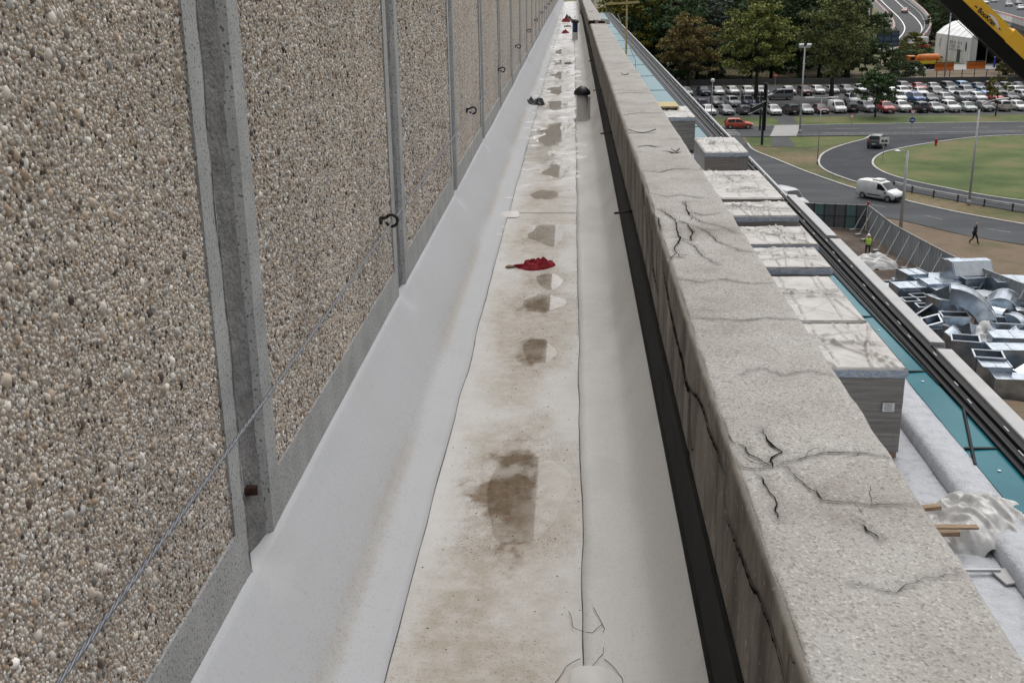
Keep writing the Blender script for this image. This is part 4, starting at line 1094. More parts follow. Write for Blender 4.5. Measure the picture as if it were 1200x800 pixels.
# ---- wrapped pallet loads
def pack(x0, x1, y0, y1, zt, label, seed, band=True, torn=None, sticker=False, sag=0.0):
    r_ = np.random.default_rng(seed)
    t_ = thing('wrapped_pallet', label, 'pallet', ((x0 + x1) / 2, (y0 + y1) / 2, RZ + 0.012), 0, 'wrapped loads on the lower roof')
    W, L, H = x1 - x0, y1 - y0, zt - RZ - 0.012
    # timber pallet underneath
    pb = MB()
    for k in range(3): pb.box((-W / 2 + 0.08 + k * (W - 0.16) / 2, 0, 0.05), (0.10, L * 0.98, 0.10))
    ob('pallet_base', pb, 'timber', t_)
    mb = MB()
    nz = 9
    n = 20
    V = []; F = []
    for k in range(nz):
        z = 0.11 + (H - 0.13) * k / (nz - 1)
        b_ = 0.012 * math.sin(k * 2.1 + seed) + 0.01 * (k % 2)
        for q in range(4 * n):
            s_ = q // n; u = (q % n) / n
            cx_ = [(-W / 2, -L / 2), (W / 2, -L / 2), (W / 2, L / 2), (-W / 2, L / 2)]
            a, b2 = cx_[s_], cx_[(s_ + 1) % 4]
            nx_, ny_ = [(0, -1), (1, 0), (0, 1), (-1, 0)][s_]
            e = b_ * (1 if 0.03 < u < 0.97 else 0) - 0.012 + 0.012 * (r_.random() - 0.5)
            V.append((a[0] + (b2[0] - a[0]) * u + nx_ * e, a[1] + (b2[1] - a[1]) * u + ny_ * e, z))
    m_ = 4 * n
    for k in range(nz - 1):
        for q in range(m_):
            F.append((k * m_ + q, k * m_ + (q + 1) % m_, (k + 1) * m_ + (q + 1) % m_, (k + 1) * m_ + q))
    F.append(tuple(range((nz - 1) * m_, nz * m_)))
    ob('wrapped_load', mb.add(V, F), 'wrap_side', t_)
    # top sheet with folds, hanging a little over the edges
    dx = 0.021 if y0 < 29 else 0.035
    nx2, ny2 = int((W + 0.03) / dx), int((L + 0.03) / dx)
    gx, gy = np.meshgrid(np.linspace(-W / 2 - 0.012, W / 2 + 0.012, nx2), np.linspace(-L / 2 - 0.012, L / 2 + 0.012, ny2), indexing='ij')
    ex = np.minimum(np.minimum(gx + W / 2, W / 2 - gx), np.minimum(gy + L / 2, L / 2 - gy))
    ed = sstep(-0.015, 0.10, ex)
    ox = seed * 7.7
    fold = np.zeros_like(gx)
    for k in range(15):
        an = r_.uniform(-1.1, 1.1) if k < 9 else r_.uniform(-.3, .3) + math.pi / 2; c_ = r_.uniform(-0.9, 0.9) * W / 2
        d = (gx - c_) * math.sin(an) - gy * math.cos(an) + 0.05 * np.sin(gy * 2 + k)
        fold += (0.020 + 0.034 * r_.random()) * np.exp(-(d / (0.020 if dx < .03 else .03)) ** 2) * sstep(0.2, 0.6, fbm(gx * 1.3 + k * 3, gy * 1.3, 2) + 0.1)
    fold += 0.075 * np.abs(fbm(gx * 2.2 + ox, gy * 2.2, 4) - 0.5)
    for q in (-0.28, 0.05, 0.33):                                # joints of the boards below
        fold -= 0.024 * np.exp(-((gx - q * W + 0.02 * np.sin(gy * 3)) / 0.025) ** 2)
    z = H - 0.012 + fold * ed + sag * sstep(0, 0.8, ex) * (fbm(gx + ox, gy, 2) - 0.6) - 0.05 * (1 - sstep(-0.02, 0.03, ex))
    if torn:
        for (tx, ty, tr) in torn:
            d = np.hypot((gx - tx) / tr, (gy - ty) / (tr * 0.55)) + (fbm(gx * 9, gy * 9, 3) - 0.5) * 1.2
            z += 0.07 * np.exp(-((d - 1.0) / 0.28) ** 2) - 0.03 * (d < 0.8)
    F = gridfaces(nx2, ny2)
    link_mesh('top_sheet', npmesh('top_sheet', np.stack([gx, gy, z], -1).reshape(-1, 3), F), 'wrap_top', t_, True)
    if band:
        nb = 40
        V = []; F = []
        P = [(-W / 2, -L / 2 - 0.02), (W / 2 + 0.02, -L / 2 - 0.02), (W / 2 + 0.02, L / 2)]
        path = []
        for a, b2 in zip(P[:-1], P[1:]):
            for q in range(nb): path.append((a[0] + (b2[0] - a[0]) * q / nb, a[1] + (b2[1] - a[1]) * q / nb))
        for k, (px_, py_) in enumerate(path):
            hb = 0.10 + 0.05 * fbm(np.array([k * 0.35]), np.array([seed * 3.1]))[0]
            o_ = 0.012 * random.random()
            V += [(px_, py_, H - 0.045), (px_ + (o_ if k >= nb else 0), py_ - (o_ if k < nb else 0), H - 0.045 - hb * 0.6), (px_, py_, H - 0.045 - hb)]
        for k in range(len(path) - 1):
            for q in (0, 1): F.append((k * 3 + q, k * 3 + q + 1, k * 3 + 4 + q, k * 3 + 3 + q))
        ob('film_band', MB().add(V, F), 'wrap_band', t_, True)
    if sticker:
        st = ob('paper_label', MB().box((W / 2 - 0.24, -L / 2 - 0.026, H - 0.68), (0.19, 0.006, 0.15)), 'sticker_white', t_)
        pm = MB()
        for k in range(4): pm.box((W / 2 - 0.25 + 0.01 * (k % 2), -L / 2 - 0.030, H - 0.63 - 0.032 * k), (0.12, 0.003, 0.012))
        ob('label_print', pm, 'print_grey', st)
    return t_
pack(2.95, 5.34, 17.17, 19.57, -4.40, 'wrapped pallet load with paper label on its grey side', 1, sticker=True)
pack(2.95, 5.34, 19.75, 22.89, -4.40, 'wrapped pallet load behind the labelled one with creased top sheet', 2, band=False)
pack(3.1, 5.56, 23.67, 25.45, -4.40, 'wrapped pallet load with rectangular imprint on its top sheet', 3)
pack(3.1, 5.72, 25.84, 27.75, -4.40, 'wrapped pallet load with long diagonal fold on its white top', 4)
pack(3.2, 5.74, 28.45, 30.25, -4.27, 'wrapped pallet load with crumpled blue and white film edge', 5)
pack(3.2, 5.74, 30.5, 34.9, -4.20, 'longest wrapped pallet load with torn lifted film on top', 6, band=False, torn=[(0.35, -1.2, 0.42), (0.25, 0.9, 0.5)])
pack(4.3, 5.72, 36.9, 40.3, -3.92, 'tall wrapped pallet load with blue band beside a lower one', 7)
pack(3.1, 4.83, 36.3, 36.86 + 0.0, -4.55, 'low narrow wrapped stack in front of the tall blue banded load', 8, band=False)
pack(2.9, 5.40, 50.24, 54.6, -4.40, 'wrapped pallet load carrying a yellow foam board', 9)
tr = thing('foam_board', 'yellow foam board tray lying on top of a wrapped load', 'board', (4.35, 53.4, -4.37))
ob('board', MB().box((0, 0, 0.16), (0.98, 1.9, 0.06)), 'timber_yellow', tr)
ob('board_edge', MB().box((0.46, 0, 0.06), (0.08, 1.9, 0.12)), 'timber_yellow', tr)
ob('board_edge', MB().box((-0.46, 0, 0.06), (0.08, 1.9, 0.12)), 'timber_yellow', tr)
# timber T frame on the lower roof
tp = thing('timber_cross', 'thin yellow timber cross post rising beyond the parapet', 'post', (2.60, 57.0, RZ + 0.01))
ob('post', MB().box((0, 0, 3.6), (0.09, 0.09, 7.2)), 'timber_yellow', tp)
ob('crossbar', MB().box((-0.25, -0.1, 6.27), (1.7, 0.06, 0.10), (0, -0.04, 0)), 'timber_yellow', tp)
ob('foot_board', MB().box((0.30, 0.0, 0.05), (0.6, 1.2, 0.10)), 'timber_yellow', tp)
pts = [(-0.42 + 0.9 * u * u, 0.1, 5.78 - 2.3 * u + 0.5 * math.sin(u * 3.1)) for u in np.linspace(0, 1, 14)]
ob('loose_rope', MB().tube(pts + [(0.5, 0.1, 0.1)], 0.018, 6), 'kerb_stone', tp, True)

# ---- plastic sheet heap and boards by the kerb
def heap(name, x, y, z, rx, ry, h, seed, label, mat='plastic_sheet', n=90, cat='sheet'):
    gx, gy = np.meshgrid(np.linspace(-1, 1, n), np.linspace(-1, 1, n), indexing='ij')
    q = np.hypot(gx, gy)
    o_ = seed * 3.3
    out = 0.75 + 0.5 * fbm(np.cos(np.arctan2(gy, gx)) * 1.5 + o_, np.sin(np.arctan2(gy, gx)) * 1.5, 3)
    s_ = np.clip(1 - q / out, 0, 1)
    ca, sa = math.cos(seed), math.sin(seed)
    ru, rv = gx * ca + gy * sa + 0.3 * fbm(gx * 2, gy * 2 + o_, 2), gy * ca - gx * sa
    rid = np.abs(fbm(ru * 1.1 + o_, rv * 3.2, 2) - 0.5) * 2
    rid2 = np.abs(fbm(ru * 2.0 + o_, rv * 8 + 4, 2) - 0.5) * 2
    zz = h * (s_ ** 0.55) * (0.55 + 0.7 * fbm(gx * 1.5 + o_, gy * 1.5, 2) - 0.75 * rid + 0.30 * rid2)
    V = np.stack([x + gx * rx, y + gy * ry, z + zz], -1).reshape(-1, 3)
    F = gridfaces(n, n)
    keep = ((s_.ravel() > 0.001)[F]).any(1)
    Fk = F[keep]; u, iv = np.unique(Fk, return_inverse=True)
    return setp(link_mesh(name, npmesh(name, V[u], iv.reshape(-1, 4)), mat, None, True), label, cat)
heap('plastic_sheet', 5.85, 14.75, RZ + 0.0, 0.80, 0.85, 0.55, 2, 'crumpled clear plastic sheet heaped over the white roof kerb')
heap('plastic_sheet', 5.05, 14.80, RZ + 0.02, 0.55, 0.5, 0.24, 4, 'torn white film spread under two timber offcuts')
for (x, y, z, L, W_, H_, rz, ry, mat, lb) in ((5.22, 14.02, -5.60, 0.62, 0.10, 0.03, 0.05, 0.02, 'timber', 'brown timber board sticking out of the plastic heap'), (5.02, 14.74, -5.68, 0.5, 0.10, 0.06, 0.25, 0.0, 'timber', 'pale timber block wrapped at one end by film'), (5.12, 14.12, -5.72, 0.36, 0.2, 0.06, 0.05, 0.0, 'timber', 'short board under the brown timber board'),
                                         (5.35, 13.42, -5.92, 0.6, 0.05, 0.04, 0.02, 0, 'pole_grey', 'thin grey batten on the roof before the plastic heap'), (5.72, 13.32, -5.95, 0.30, 0.36, 0.03, 0.25, 0, 'coping_white', 'pale square plate lying on the white roof')):
    setp(ob('timber_board' if mat == 'timber' else 'scrap_plate', MB().box((x, y, z), (L, W_, H_), (0.03, ry, rz)), mat, None, bevel=0.006), lb, 'board')
heap('film_scrap', 4.9, 13.3, RZ + 0.0, 0.3, 0.2, 0.06, 9, 'small dark film scrap on the white roof membrane', 'cloth_grey', 24)

# ============================================================ THE GROUND BELOW
G = -20.0
gx, gy = np.meshgrid(np.concatenate([[-2500, -600], np.linspace(-150, 330, 49), [700, 2500]]), np.concatenate([[-600, -100], np.linspace(0, 560, 57), [900, 3000]]), indexing='ij')
gz = np.full(gx.shape, G)
link_mesh('ground', npmesh('ground', np.stack([gx, gy, gz], -1).reshape(-1, 3), gridfaces(*gx.shape)), 'grass_ground', None, kind='structure')

def resample(pts, n, smooth=True):
    P = np.array(pts, float)
    if smooth:
        for _ in range(2):                                   # Chaikin
            a = P[:-1] * .75 + P[1:] * .25; b2 = P[:-1] * .25 + P[1:] * .75
            P = np.concatenate([P[:1], np.stack([a, b2], 1).reshape(-1, P.shape[1]), P[-1:]])
    d = np.concatenate([[0], np.cumsum(np.linalg.norm(np.diff(P, axis=0), axis=1))])
    s = np.linspace(0, d[-1], n)
    return np.stack([np.interp(s, d, P[:, k]) for k in range(P.shape[1])], 1)
def ribbon(name, A, B, z, mat, n=80, kind='structure', parent=None, sm=True):
    a, b2 = resample(A, n, sm), resample(B, n, sm)
    V = np.stack([a, b2], 1).reshape(-1, 2)
    V = np.concatenate([V, np.full((len(V), 1), z)], 1)
    F = np.array([(2 * i, 2 * i + 1, 2 * i + 3, 2 * i + 2) for i in range(n - 1)])
    me = npmesh(name, V, F)
    o = link_mesh(name, me, mat, parent)
    bm = bmesh.new(); bm.from_mesh(me); bmesh.ops.recalc_face_normals(bm, faces=bm.faces[:])
    if sum(f.normal.z for f in bm.faces) < 0: bmesh.ops.reverse_faces(bm, faces=bm.faces[:])
    bm.to_mesh(me); bm.free()
    if parent is None and kind: o['kind'] = kind
    return o
def poly(name, pts, z, mat, parent=None, kind='structure'):
    mb = MB().add([(x, y, z) for x, y in pts], [tuple(range(len(pts)))])
    o = ob(name, mb, mat, parent)
    if o.data.polygons[0].normal.z < 0: o.data.flip_normals()
    if parent is None and kind: o['kind'] = kind
    return o
def kerb(pts, wd=0.22, h=0.14, parent=None, side=1, n=70):
    P = resample(pts, n)
    T = np.gradient(P, axis=0); T /= np.linalg.norm(T, axis=1)[:, None]
    N = np.stack([-T[:, 1], T[:, 0]], 1) * side
    mb = MB(); V = []; F = []
    for p, nn in zip(P, N):
        q = p + nn * wd
        V += [(p[0], p[1], G), (p[0], p[1], G + h), (q[0], q[1], G + h), (q[0], q[1], G)]
    for i in range(n - 1):
        o_ = 4 * i
        F += [(o_, o_ + 1, o_ + 5, o_ + 4), (o_ + 1, o_ + 2, o_ + 6, o_ + 5), (o_ + 2, o_ + 3, o_ + 7, o_ + 6)]
    F += [(0, 3, 2, 1), (4 * n - 4, 4 * n - 3, 4 * n - 2, 4 * n - 1)]
    return ob('kerb', mb.add(V, F), 'kerb_stone', parent)

loop_outer = [(44, 160.5), (41.0, 157.0), (39.1, 152.7), (35.6, 148.6), (32.5, 143.9), (30.5, 139.5), (29.2, 134.5), (28.6, 130.5), (28.8, 126.7), (29.6, 123.1), (30.4, 120.3), (33.5, 116.4), (35.8, 112.8), (38.2, 108.9), (41.7, 104.4), (46, 99.5), (60, 85)]
island = [(75, 157.2), (66, 156.8), (60.9, 155.9), (57.0, 155.2), (52.9, 153.7), (48.2, 150.4), (44.2, 147.3), (40.5, 143.8), (38.2, 141.3), (36.1, 137.0), (34.8, 132.9), (34.4, 129.0), (34.8, 124.7), (36.2, 120.6), (38.1, 117.3), (39.9, 114.1), (41.7, 111.6), (43.7, 109.7), (49, 104), (64, 90)]
near_far = [(23.2, 156.5), (22.9, 150), (22.6, 143.7), (24.1, 137.6), (25.7, 129.4), (27.4, 122.6), (29.3, 116.0), (32.3, 110.5), (33.5, 108.1), (35.2, 105.0), (36.9, 102.5), (38.6, 100.4), (39.7, 99.0), (44, 94), (56, 81)]
near_near = [(13, 157), (13, 148), (13.5, 138), (15, 127), (17.5, 116), (21, 108.5), (24.5, 105.2), (28.4, 103.0), (30.4, 100.2), (31.9, 97.5), (33.0, 95.6), (34.6, 93.5), (36.9, 91.7), (42, 86), (54, 73)]
poly('grass_island', [tuple(p) for p in resample(island, 60)] + [(90, 90), (120, 110), (120, 157.3)], G + 0.03, 'grass_green')
ribbon('loop_road', loop_outer, island, G + 0.06, 'asphalt_new', 110)
nr = ribbon('near_road', near_far, near_near, G + 0.045, 'asphalt_old', 110)
fr_ = ribbon('far_road', [(7.7, 167.0), (15, 167.0), (22.5, 167.1), (44.5, 168.4), (66.2, 169.4), (140, 172)], [(7.7, 156.2), (15, 156.2), (23, 156.2), (44, 156.6), (66, 157.4), (140, 159)], G + 0.075, 'asphalt_old', 60, sm=False)
kerb(loop_outer[1:12], parent=nr, side=-1)
kerb(island[2:], parent=nr, side=1)
kerb(near_far[1:], parent=nr, side=1)
kerb([(8, 167.1), (22.5, 167.2), (44.5, 168.5), (66.2, 169.5), (140, 172)], parent=fr_, side=1)
ribbon('left_verge', [(23.6, 156.0), (31.3, 155.9), (36.3, 156.0), (40.6, 156.2)], [(23.2, 148), (27.5, 146), (32.0, 146.5), (36.6, 150.5)], G + 0.025, 'grass_green', 30)
poly('parking_lot', [(7.8, 178.6), (60, 178.8), (130, 180), (130, 232), (60, 230), (7.8, 229)], G + 0.035, 'asphalt_lot')
ribbon('parking_verge', [(8, 178.5), (60, 178.7), (130, 179.9)], [(8, 167.6), (60, 169.4), (130, 172.3)], G + 0.03, 'grass_green', 30, sm=False)
poly('crossing_slab', [(27.0, 156.4), (30.6, 156.4), (33.4, 168.0), (29.6, 167.7)], G + 0.095, 'slab_concrete')
poly('footpath', [(27.2, 156.2), (29.4, 156.2), (28.9, 147.5), (25.6, 146.6)], G + 0.04, 'asphalt_lot')
poly('footpath', [(30.6, 168.0), (33.2, 168.2), (34.2, 178.6), (31.2, 178.6)], G + 0.05, 'asphalt_lot')
ya = poly('site_yard', [(7.7, 40), (31.5, 40), (29.5, 70), (27.6, 75.5), (26.2, 85), (25.6, 96.5), (25.5, 98.2), (7.7, 99.5)], G + 0.03, 'bare_earth')
ribbon('dirt_verge', [(25.5, 100.5), (28.4, 102.6), (30.4, 99.8), (33.0, 95.2), (36.9, 91.2), (54, 72.5)], [(25.7, 97.5), (26.2, 90), (27.2, 82), (29.6, 74), (33, 66), (40, 55)], G + 0.025, 'verge_earth', 50)
poly('depot_yard', [(76, 254), (120, 258), (122, 282), (90, 276), (76, 272)], G + 0.035, 'slab_concrete')
# painted markings, each its own strip
def dash(x, y, L, wd, rz, parent):
    c_, s_ = math.cos(rz), math.sin(rz)
    P = [(x + c_ * u * L / 2 - s_ * v * wd / 2, y + s_ * u * L / 2 + c_ * v * wd / 2) for u, v in ((-1, -1), (1, -1), (1, 1), (-1, 1))]
    o = poly('lane_mark', P, G + 0.10, 'road_paint', parent)
for k in range(11):
    dash(38.5 + k * 9.0, 163.4 + k * 0.17, 5.2, 0.22, 0.02, fr_)
dash(70, 159.6, 70, 0.2, 0.021, fr_)
dash(38, 157.4, 24, 0.2, 0.0, fr_)
for k in range(5): dash(21.6 + 0.05 * k, 158.4 + k * 1.6, 3.2, 0.55, 0.0, fr_)
for k in range(6):
    u = k / 6
    P = resample([( (a[0] + b2[0]) / 2, (a[1] + b2[1]) / 2) for a, b2 in zip(near_far[6:], near_near[6:])], 40)
    i = 3 + k * 6
    an = math.atan2(P[i + 1][1] - P[i][1], P[i + 1][0] - P[i][0])
    o = poly('lane_mark', [(P[i][0] + math.cos(an) * du - math.sin(an) * dv, P[i][1] + math.sin(an) * du + math.cos(an) * dv) for du, dv in ((-1.1, -.05), (1.1, -.05), (1.1, .05), (-1.1, .05))], G + 0.055, 'road_paint', nr)

# ---- guard rail in the median
gp = resample([(33.3, 117.2), (34.7, 113.9), (36.9, 110.4), (39.2, 107.4), (41.6, 104.6), (46, 99.6), (56, 88)], 40)
gr = thing('guard_rail', 'galvanised guard rail along the strip between the two roads', 'guard rail', (0, 0, 0))
mb = MB(); V = []; F = []
pr_ = [(0.0, 0.45), (0.05, 0.52), (0.0, 0.60), (0.05, 0.68), (0.0, 0.76), (-0.03, 0.76), (-0.03, 0.45)]
T = np.gradient(gp, axis=0); T /= np.linalg.norm(T, axis=1)[:, None]
for p, t_ in zip(gp, T):
    nx_, ny_ = t_[1], -t_[0]
    V += [(p[0] - nx_ * a * -1, p[1] - ny_ * a * -1, G + z) for a, z in pr_]
m_ = len(pr_)
for i in range(len(gp) - 1):
    for q in range(m_): F.append((i * m_ + q, i * m_ + (q + 1) % m_, (i + 1) * m_ + (q + 1) % m_, (i + 1) * m_ + q))
ob('beam', mb.add(V, F), 'pole_grey', gr)
for i in range(0, 40, 3):
    ob('rail_post', MB().box((gp[i][0] - 0.08, gp[i][1], G + 0.37), (0.12, 0.12, 0.74)), 'frame_grey', gr)

# ---- site hoarding
hA = [(18.6, 99.2), (25.6, 97.6)]
hB = [(25.6, 97.4), (25.65, 89.6), (26.25, 84.4), (26.95, 78.9), (27.95, 75.0), (29.3, 70.6), (31.2, 65.5)]
def corr(p, q, h, n):
    """ribbed sheet from p to q"""
    p, q = np.array(p), np.array(q); t_ = (q - p) / np.linalg.norm(q - p); nn = np.array([-t_[1], t_[0]])
    V = []; F = []
    for i in range(n + 1):
        c_ = p + (q - p) * i / n
        o_ = 0.014 * (1 if (i // 2) % 2 else -1)
        for off in (o_, o_ + 0.012):
            a = c_ + nn * off
            V += [(a[0], a[1], G + 0.06), (a[0], a[1], G + h)]
    for i in range(n):
        o_ = 4 * i
        F += [(o_, o_ + 4, o_ + 5, o_ + 1), (o_ + 2, o_ + 3, o_ + 7, o_ + 6), (o_ + 1, o_ + 5, o_ + 7, o_ + 3)]
    return MB().add(V, F)
fence1 = thing('site_hoarding', 'dark hoarding with teal panels across the end of the yard', 'fence', (0, 0, 0))
nA = 8
for k in range(nA):
    p = [hA[0][i] + (hA[1][i] - hA[0][i]) * k / nA for i in (0, 1)]; q = [hA[0][i] + (hA[1][i] - hA[0][i]) * (k + 1) / nA - (0.02 if i == 0 else 0) for i in (0, 1)]
    ob('hoarding_panel', corr(p, q, 2.15, 8), 'fence_teal' if k in (3, 6) else 'fence_dark', fence1)
    ob('hoarding_post', MB().box((p[0], p[1] - 0.07, G + 1.1), (0.07, 0.07, 2.2)), 'frame_grey', fence1)
ob('top_rail', MB().tube([(hA[0][0], hA[0][1] - 0.06, G + 2.17), (hA[1][0], hA[1][1] - 0.06, G + 2.17)], 0.03, 6), 'pole_grey', fence1)
ob('mid_rail', MB().tube([(hA[0][0], hA[0][1] - 0.09, G + 1.15), (hA[1][0], hA[1][1] - 0.09, G + 1.15)], 0.035, 6), 'frame_grey', fence1)
fence2 = thing('site_hoarding', 'long grey ribbed hoarding with raking props along the dirt verge', 'fence', (0, 0, 0))
Pb = resample(hB, 18, False)
for a, b2 in zip(Pb[:-1], Pb[1:]):
    ob('hoarding_panel', corr(a, (a + (b2 - a) * 0.99), 2.2, 16), 'fence_grey', fence2)
    ob('top_rail', MB().tube([(a[0], a[1], G + 2.22), (b2[0], b2[1], G + 2.22)], 0.035, 6), 'kerb_stone', fence2)
for k, a in enumerate(Pb[:-2]):
    ob('prop', MB().tube([(a[0] - 0.06, a[1] + 0.3, G + 2.0), (a[0] - 1.25, a[1] - 0.5, G + 0.05)], 0.045, 6), 'pole_grey', fence2)
    ob('prop_foot', MB().box((a[0] - 1.3, a[1] - 0.5, G + 0.13), (0.5, 0.35, 0.2), (0, 0, 0.4)), 'slab_concrete', fence2)
cap = setp(ob('red_beacon', MB().lathe([(0.11, 0), (0.11, 0.28), (0.03, 0.34)], (25.6, 97.4, G + 2.2), 10), 'paint_red', None), 'small red marker on top of the hoarding corner', 'marker')

# ---- street lamps and signs
def pole(mb, x, y, h, r0, r1): mb.cyl((x, y, 0), (x, y, h), r0, r1, 10)
def lamp(loc, h, label, arm=None, head='flat', rz=0, r=0.10):
    t_ = thing('street_lamp', label, 'lamp post', (loc[0], loc[1], G), rz)
    ob('pole', MB().cyl((0, 0, 0), (0, 0, h), r, r * 0.6, 10), 'pole_grey', t_, True)
    ob('base_collar', MB().cyl((0, 0, 0), (0, 0, 0.5), r * 1.5, r * 1.4, 10), 'pole_grey', t_, True)
    if head == 'flat':
        ob('arm', MB().tube([(0, 0, h - 0.05), (-0.35, 0, h + 0.05), (-0.6, 0, h + 0.05)], 0.045, 6), 'pole_grey', t_, True)
        ob('lamp_head', MB().lathe([(0.04, 0.10), (0.20, 0.05), (0.28, -0.02), (0.20, -0.08), (0.03, -0.10)], (0, 0, 0), 14), 'lamp_glass', t_, True).location = (-0.85, 0, h + 0.03)
        t_.children[-1].scale = (1.7, 0.9, 1)
    if head == 'swan':
        pts = [(0, 0, h - 0.1), (0.25, 0, h + 0.45), (0.8, 0, h + 0.78), (1.5, 0, h + 0.92)]
        ob('arm', MB().tube(pts, 0.05, 7), 'pole_grey', t_, True)
        hd = ob('lamp_head', MB().box((2.0, 0, h + 0.97), (1.15, 0.34, 0.16), (0, -0.08, 0)), 'pole_grey', t_, bevel=0.05)
    if head == 'flood':
        ob('arm', MB().tube([(-0.7, 0, h - 0.1), (0.7, 0, h - 0.1)], 0.05, 6), 'pole_grey', t_, True)
        for sx_ in (-0.5, 0.5):
            f = ob('flood_light', MB().box((sx_, -0.1, h + 0.18), (0.62, 0.25, 0.55), (0.7, 0, 0.25 * sx_)), 'lamp_glass', t_, bevel=0.03)
    if head == 'tee':
        ob('arm', MB().tube([(-1.5, 0, h), (1.5, 0, h)], 0.045, 6), 'pole_grey', t_, True)
        for sx_ in (-1.35, 1.35): ob('lamp_head', MB().box((sx_, 0, h + 0.06), (1.1, 0.32, 0.14)), 'lamp_glass', t_, bevel=0.04)
    if head == 'globe':
        ob('lamp_globe', MB().lathe([(0.1, 0), (0.26, 0.12), (0.32, 0.32), (0.24, 0.52), (0.05, 0.6)], (0, 0, h - 0.05), 14), 'lamp_glass', t_, True)
    return t_
lamp((27.9, 95.2), 7.2, 'grey street lamp with flat oval head behind the ribbed hoarding', head='flat')
lamp((31.7, 160.0), 11.7, 'tall pale lamp mast with twin floodlights by the crossing slab', head='flood', r=0.15)
lamp((38.0, 108.4), 9.0, 'leaning grey lamp with curved arm beside the guard rail', head='swan', r=0.12)
lamp((28.7, 133.3), 7.6, 'thin grey lamp with double arms on the grass tip', head='tee', r=0.07)
lamp((20.8, 172.2), 6.0, 'short lamp with globe head before the car park', head='globe', r=0.08)
lamp((76.0, 239.0), 17.2, 'tall floodlight mast in front of the white tent', head='flood', r=0.17)
lamp((92.2, 262.5), 10.5, 'thin plain mast beside the tent entrance', head='globe', r=0.07)
def sign(loc, h, label, kind):
    t_ = thing('road_sign', label, 'road sign', (loc[0], loc[1], G))
    ob('post', MB().cyl((0, 0, 0), (0, 0, h), 0.045, 0.045, 8), 'pole_grey', t_)
    def tri(s_, z, y, mat, nm, par_=t_):
        return ob(nm, MB().prism([(-s_, z + s_ * .9), (s_, z + s_ * .9), (0, z - s_ * .85)], y, y + 0.02), mat, par_)
    def disc(r, z, y, mat, nm, par_=t_):
        return ob(nm, MB().cyl((0, y, z), (0, y + 0.02, z), r, r, 18), mat, par_)
    if kind in ('yield', 'both'):
        p = tri(0.46, h - 0.25, -0.09, 'paint_red', 'yield_plate'); tri(0.31, h - 0.24, -0.115, 'paint_white', 'plate_face', p)
    if kind == 'both':
        p = disc(0.38, h - 1.25, -0.09, 'paint_blue', 'arrow_plate')
        ob('plate_arrow', MB().prism([(-.24, h - 1.30), (.06, h - 1.30), (.06, h - 1.40), (.27, h - 1.24), (.06, h - 1.08), (.06, h - 1.18), (-.24, h - 1.18)], -0.115, -0.10), 'paint_white', p)
    if kind == 'white':
        p = ob('sign_plate', MB().box((0, -0.07, h - 0.4), (1.1, 0.03, 0.75)), 'paint_white', t_)
        ob('plate_symbol', MB().box((-0.2, -0.09, h - 0.42), (0.26, 0.01, 0.2)).box((0.2, -0.09, h - 0.42), (0.26, 0.01, 0.2)).box((0, -0.09, h - 0.55), (0.8, 0.01, 0.08)), 'plastic_black', p)
    if kind == 'red':
        ob('sign_plate', MB().box((0, -0.07, h - 0.3), (1.0, 0.03, 0.55)), 'paint_red', t_)
        ob('plate_bar', MB().box((0, -0.095, h - 0.3), (0.7, 0.01, 0.14)), 'paint_white', t_.children[-1])
    return t_
sign((37.8, 156.0), 2.9, 'white triangular give way sign on the grass beside the far road', 'yield')
sign((45.9, 156.0), 3.4, 'give way sign above a round blue arrow sign', 'both')
sign((36.6, 134.6), 2.9, 'white rectangular sign with black symbol at the tip of the round grass island', 'white')
sign((38.2, 219.0), 3.2, 'small red sign at the back of the car park', 'red')
hy = thing('marker_post', 'short red post on the grass of the round island', 'post', (46.5, 146.9, G))
ob('post_body', MB().lathe([(0.16, 0.0), (0.14, 0.1), (0.13, 0.7), (0.17, 0.74), (0.15, 0.88), (0.04, 0.98)], n=12), 'paint_red', hy, True)
ob('outlet', MB().cyl((-0.24, 0, 0.55), (0.24, 0, 0.55), 0.07, 0.07, 8), 'paint_red', hy)
sg = thing('sign_gantry', 'dark signpost with tall narrow boards seen edge on by the grass verge', 'signpost', (24.7, 148.8, G), 0)
ob('post', MB().cyl((0, 0, 0), (0, 0, 8.0), 0.17, 0.14, 10), 'pole_dark', sg)
ob('tall_board', MB().box((-0.36, 0.1, 4.4), (0.14, .5, 5.0), (0, 0, 0.1)), 'pole_dark', sg)
ob('tall_board', MB().box((0.22, -0.1, 4.9), (0.12, .6, 6.0), (0, 0, 0.1)), 'pole_dark', sg)
ob('board_edge', MB().box((0.32, -0.38, 4.9), (0.05, 0.06, 6.0)), 'pole_grey', sg)
p = ob('slanted_panel', MB().box((-0.95, -0.5, 4.9), (1.9, 0.08, 0.85), (0, -0.45, 0)), 'pole_dark', sg)
for dz in (-0.47, 0.47): ob('panel_rim', MB().box((-0.95 + dz * 0.43, -0.55, 4.9 + dz * 0.9), (1.95, 0.1, 0.07), (0, -0.45, 0)), 'paint_white', p)
pw = thing('banner_post', 'slim white banner post beside the dark signpost', 'post', (27.3, 163.5, G))
ob('post', MB().cyl((0, 0, 0), (0, 0, 6.4), 0.05, 0.04, 8), 'pole_grey', pw)
ob('banner_board', MB().box((0, -0.08, 5.4), (0.26, 0.05, 1.9)), 'paint_white', pw)
ob('banner_board', MB().box((0.2, -0.08, 3.4), (0.24, 0.05, 0.8)), 'paint_white', pw)

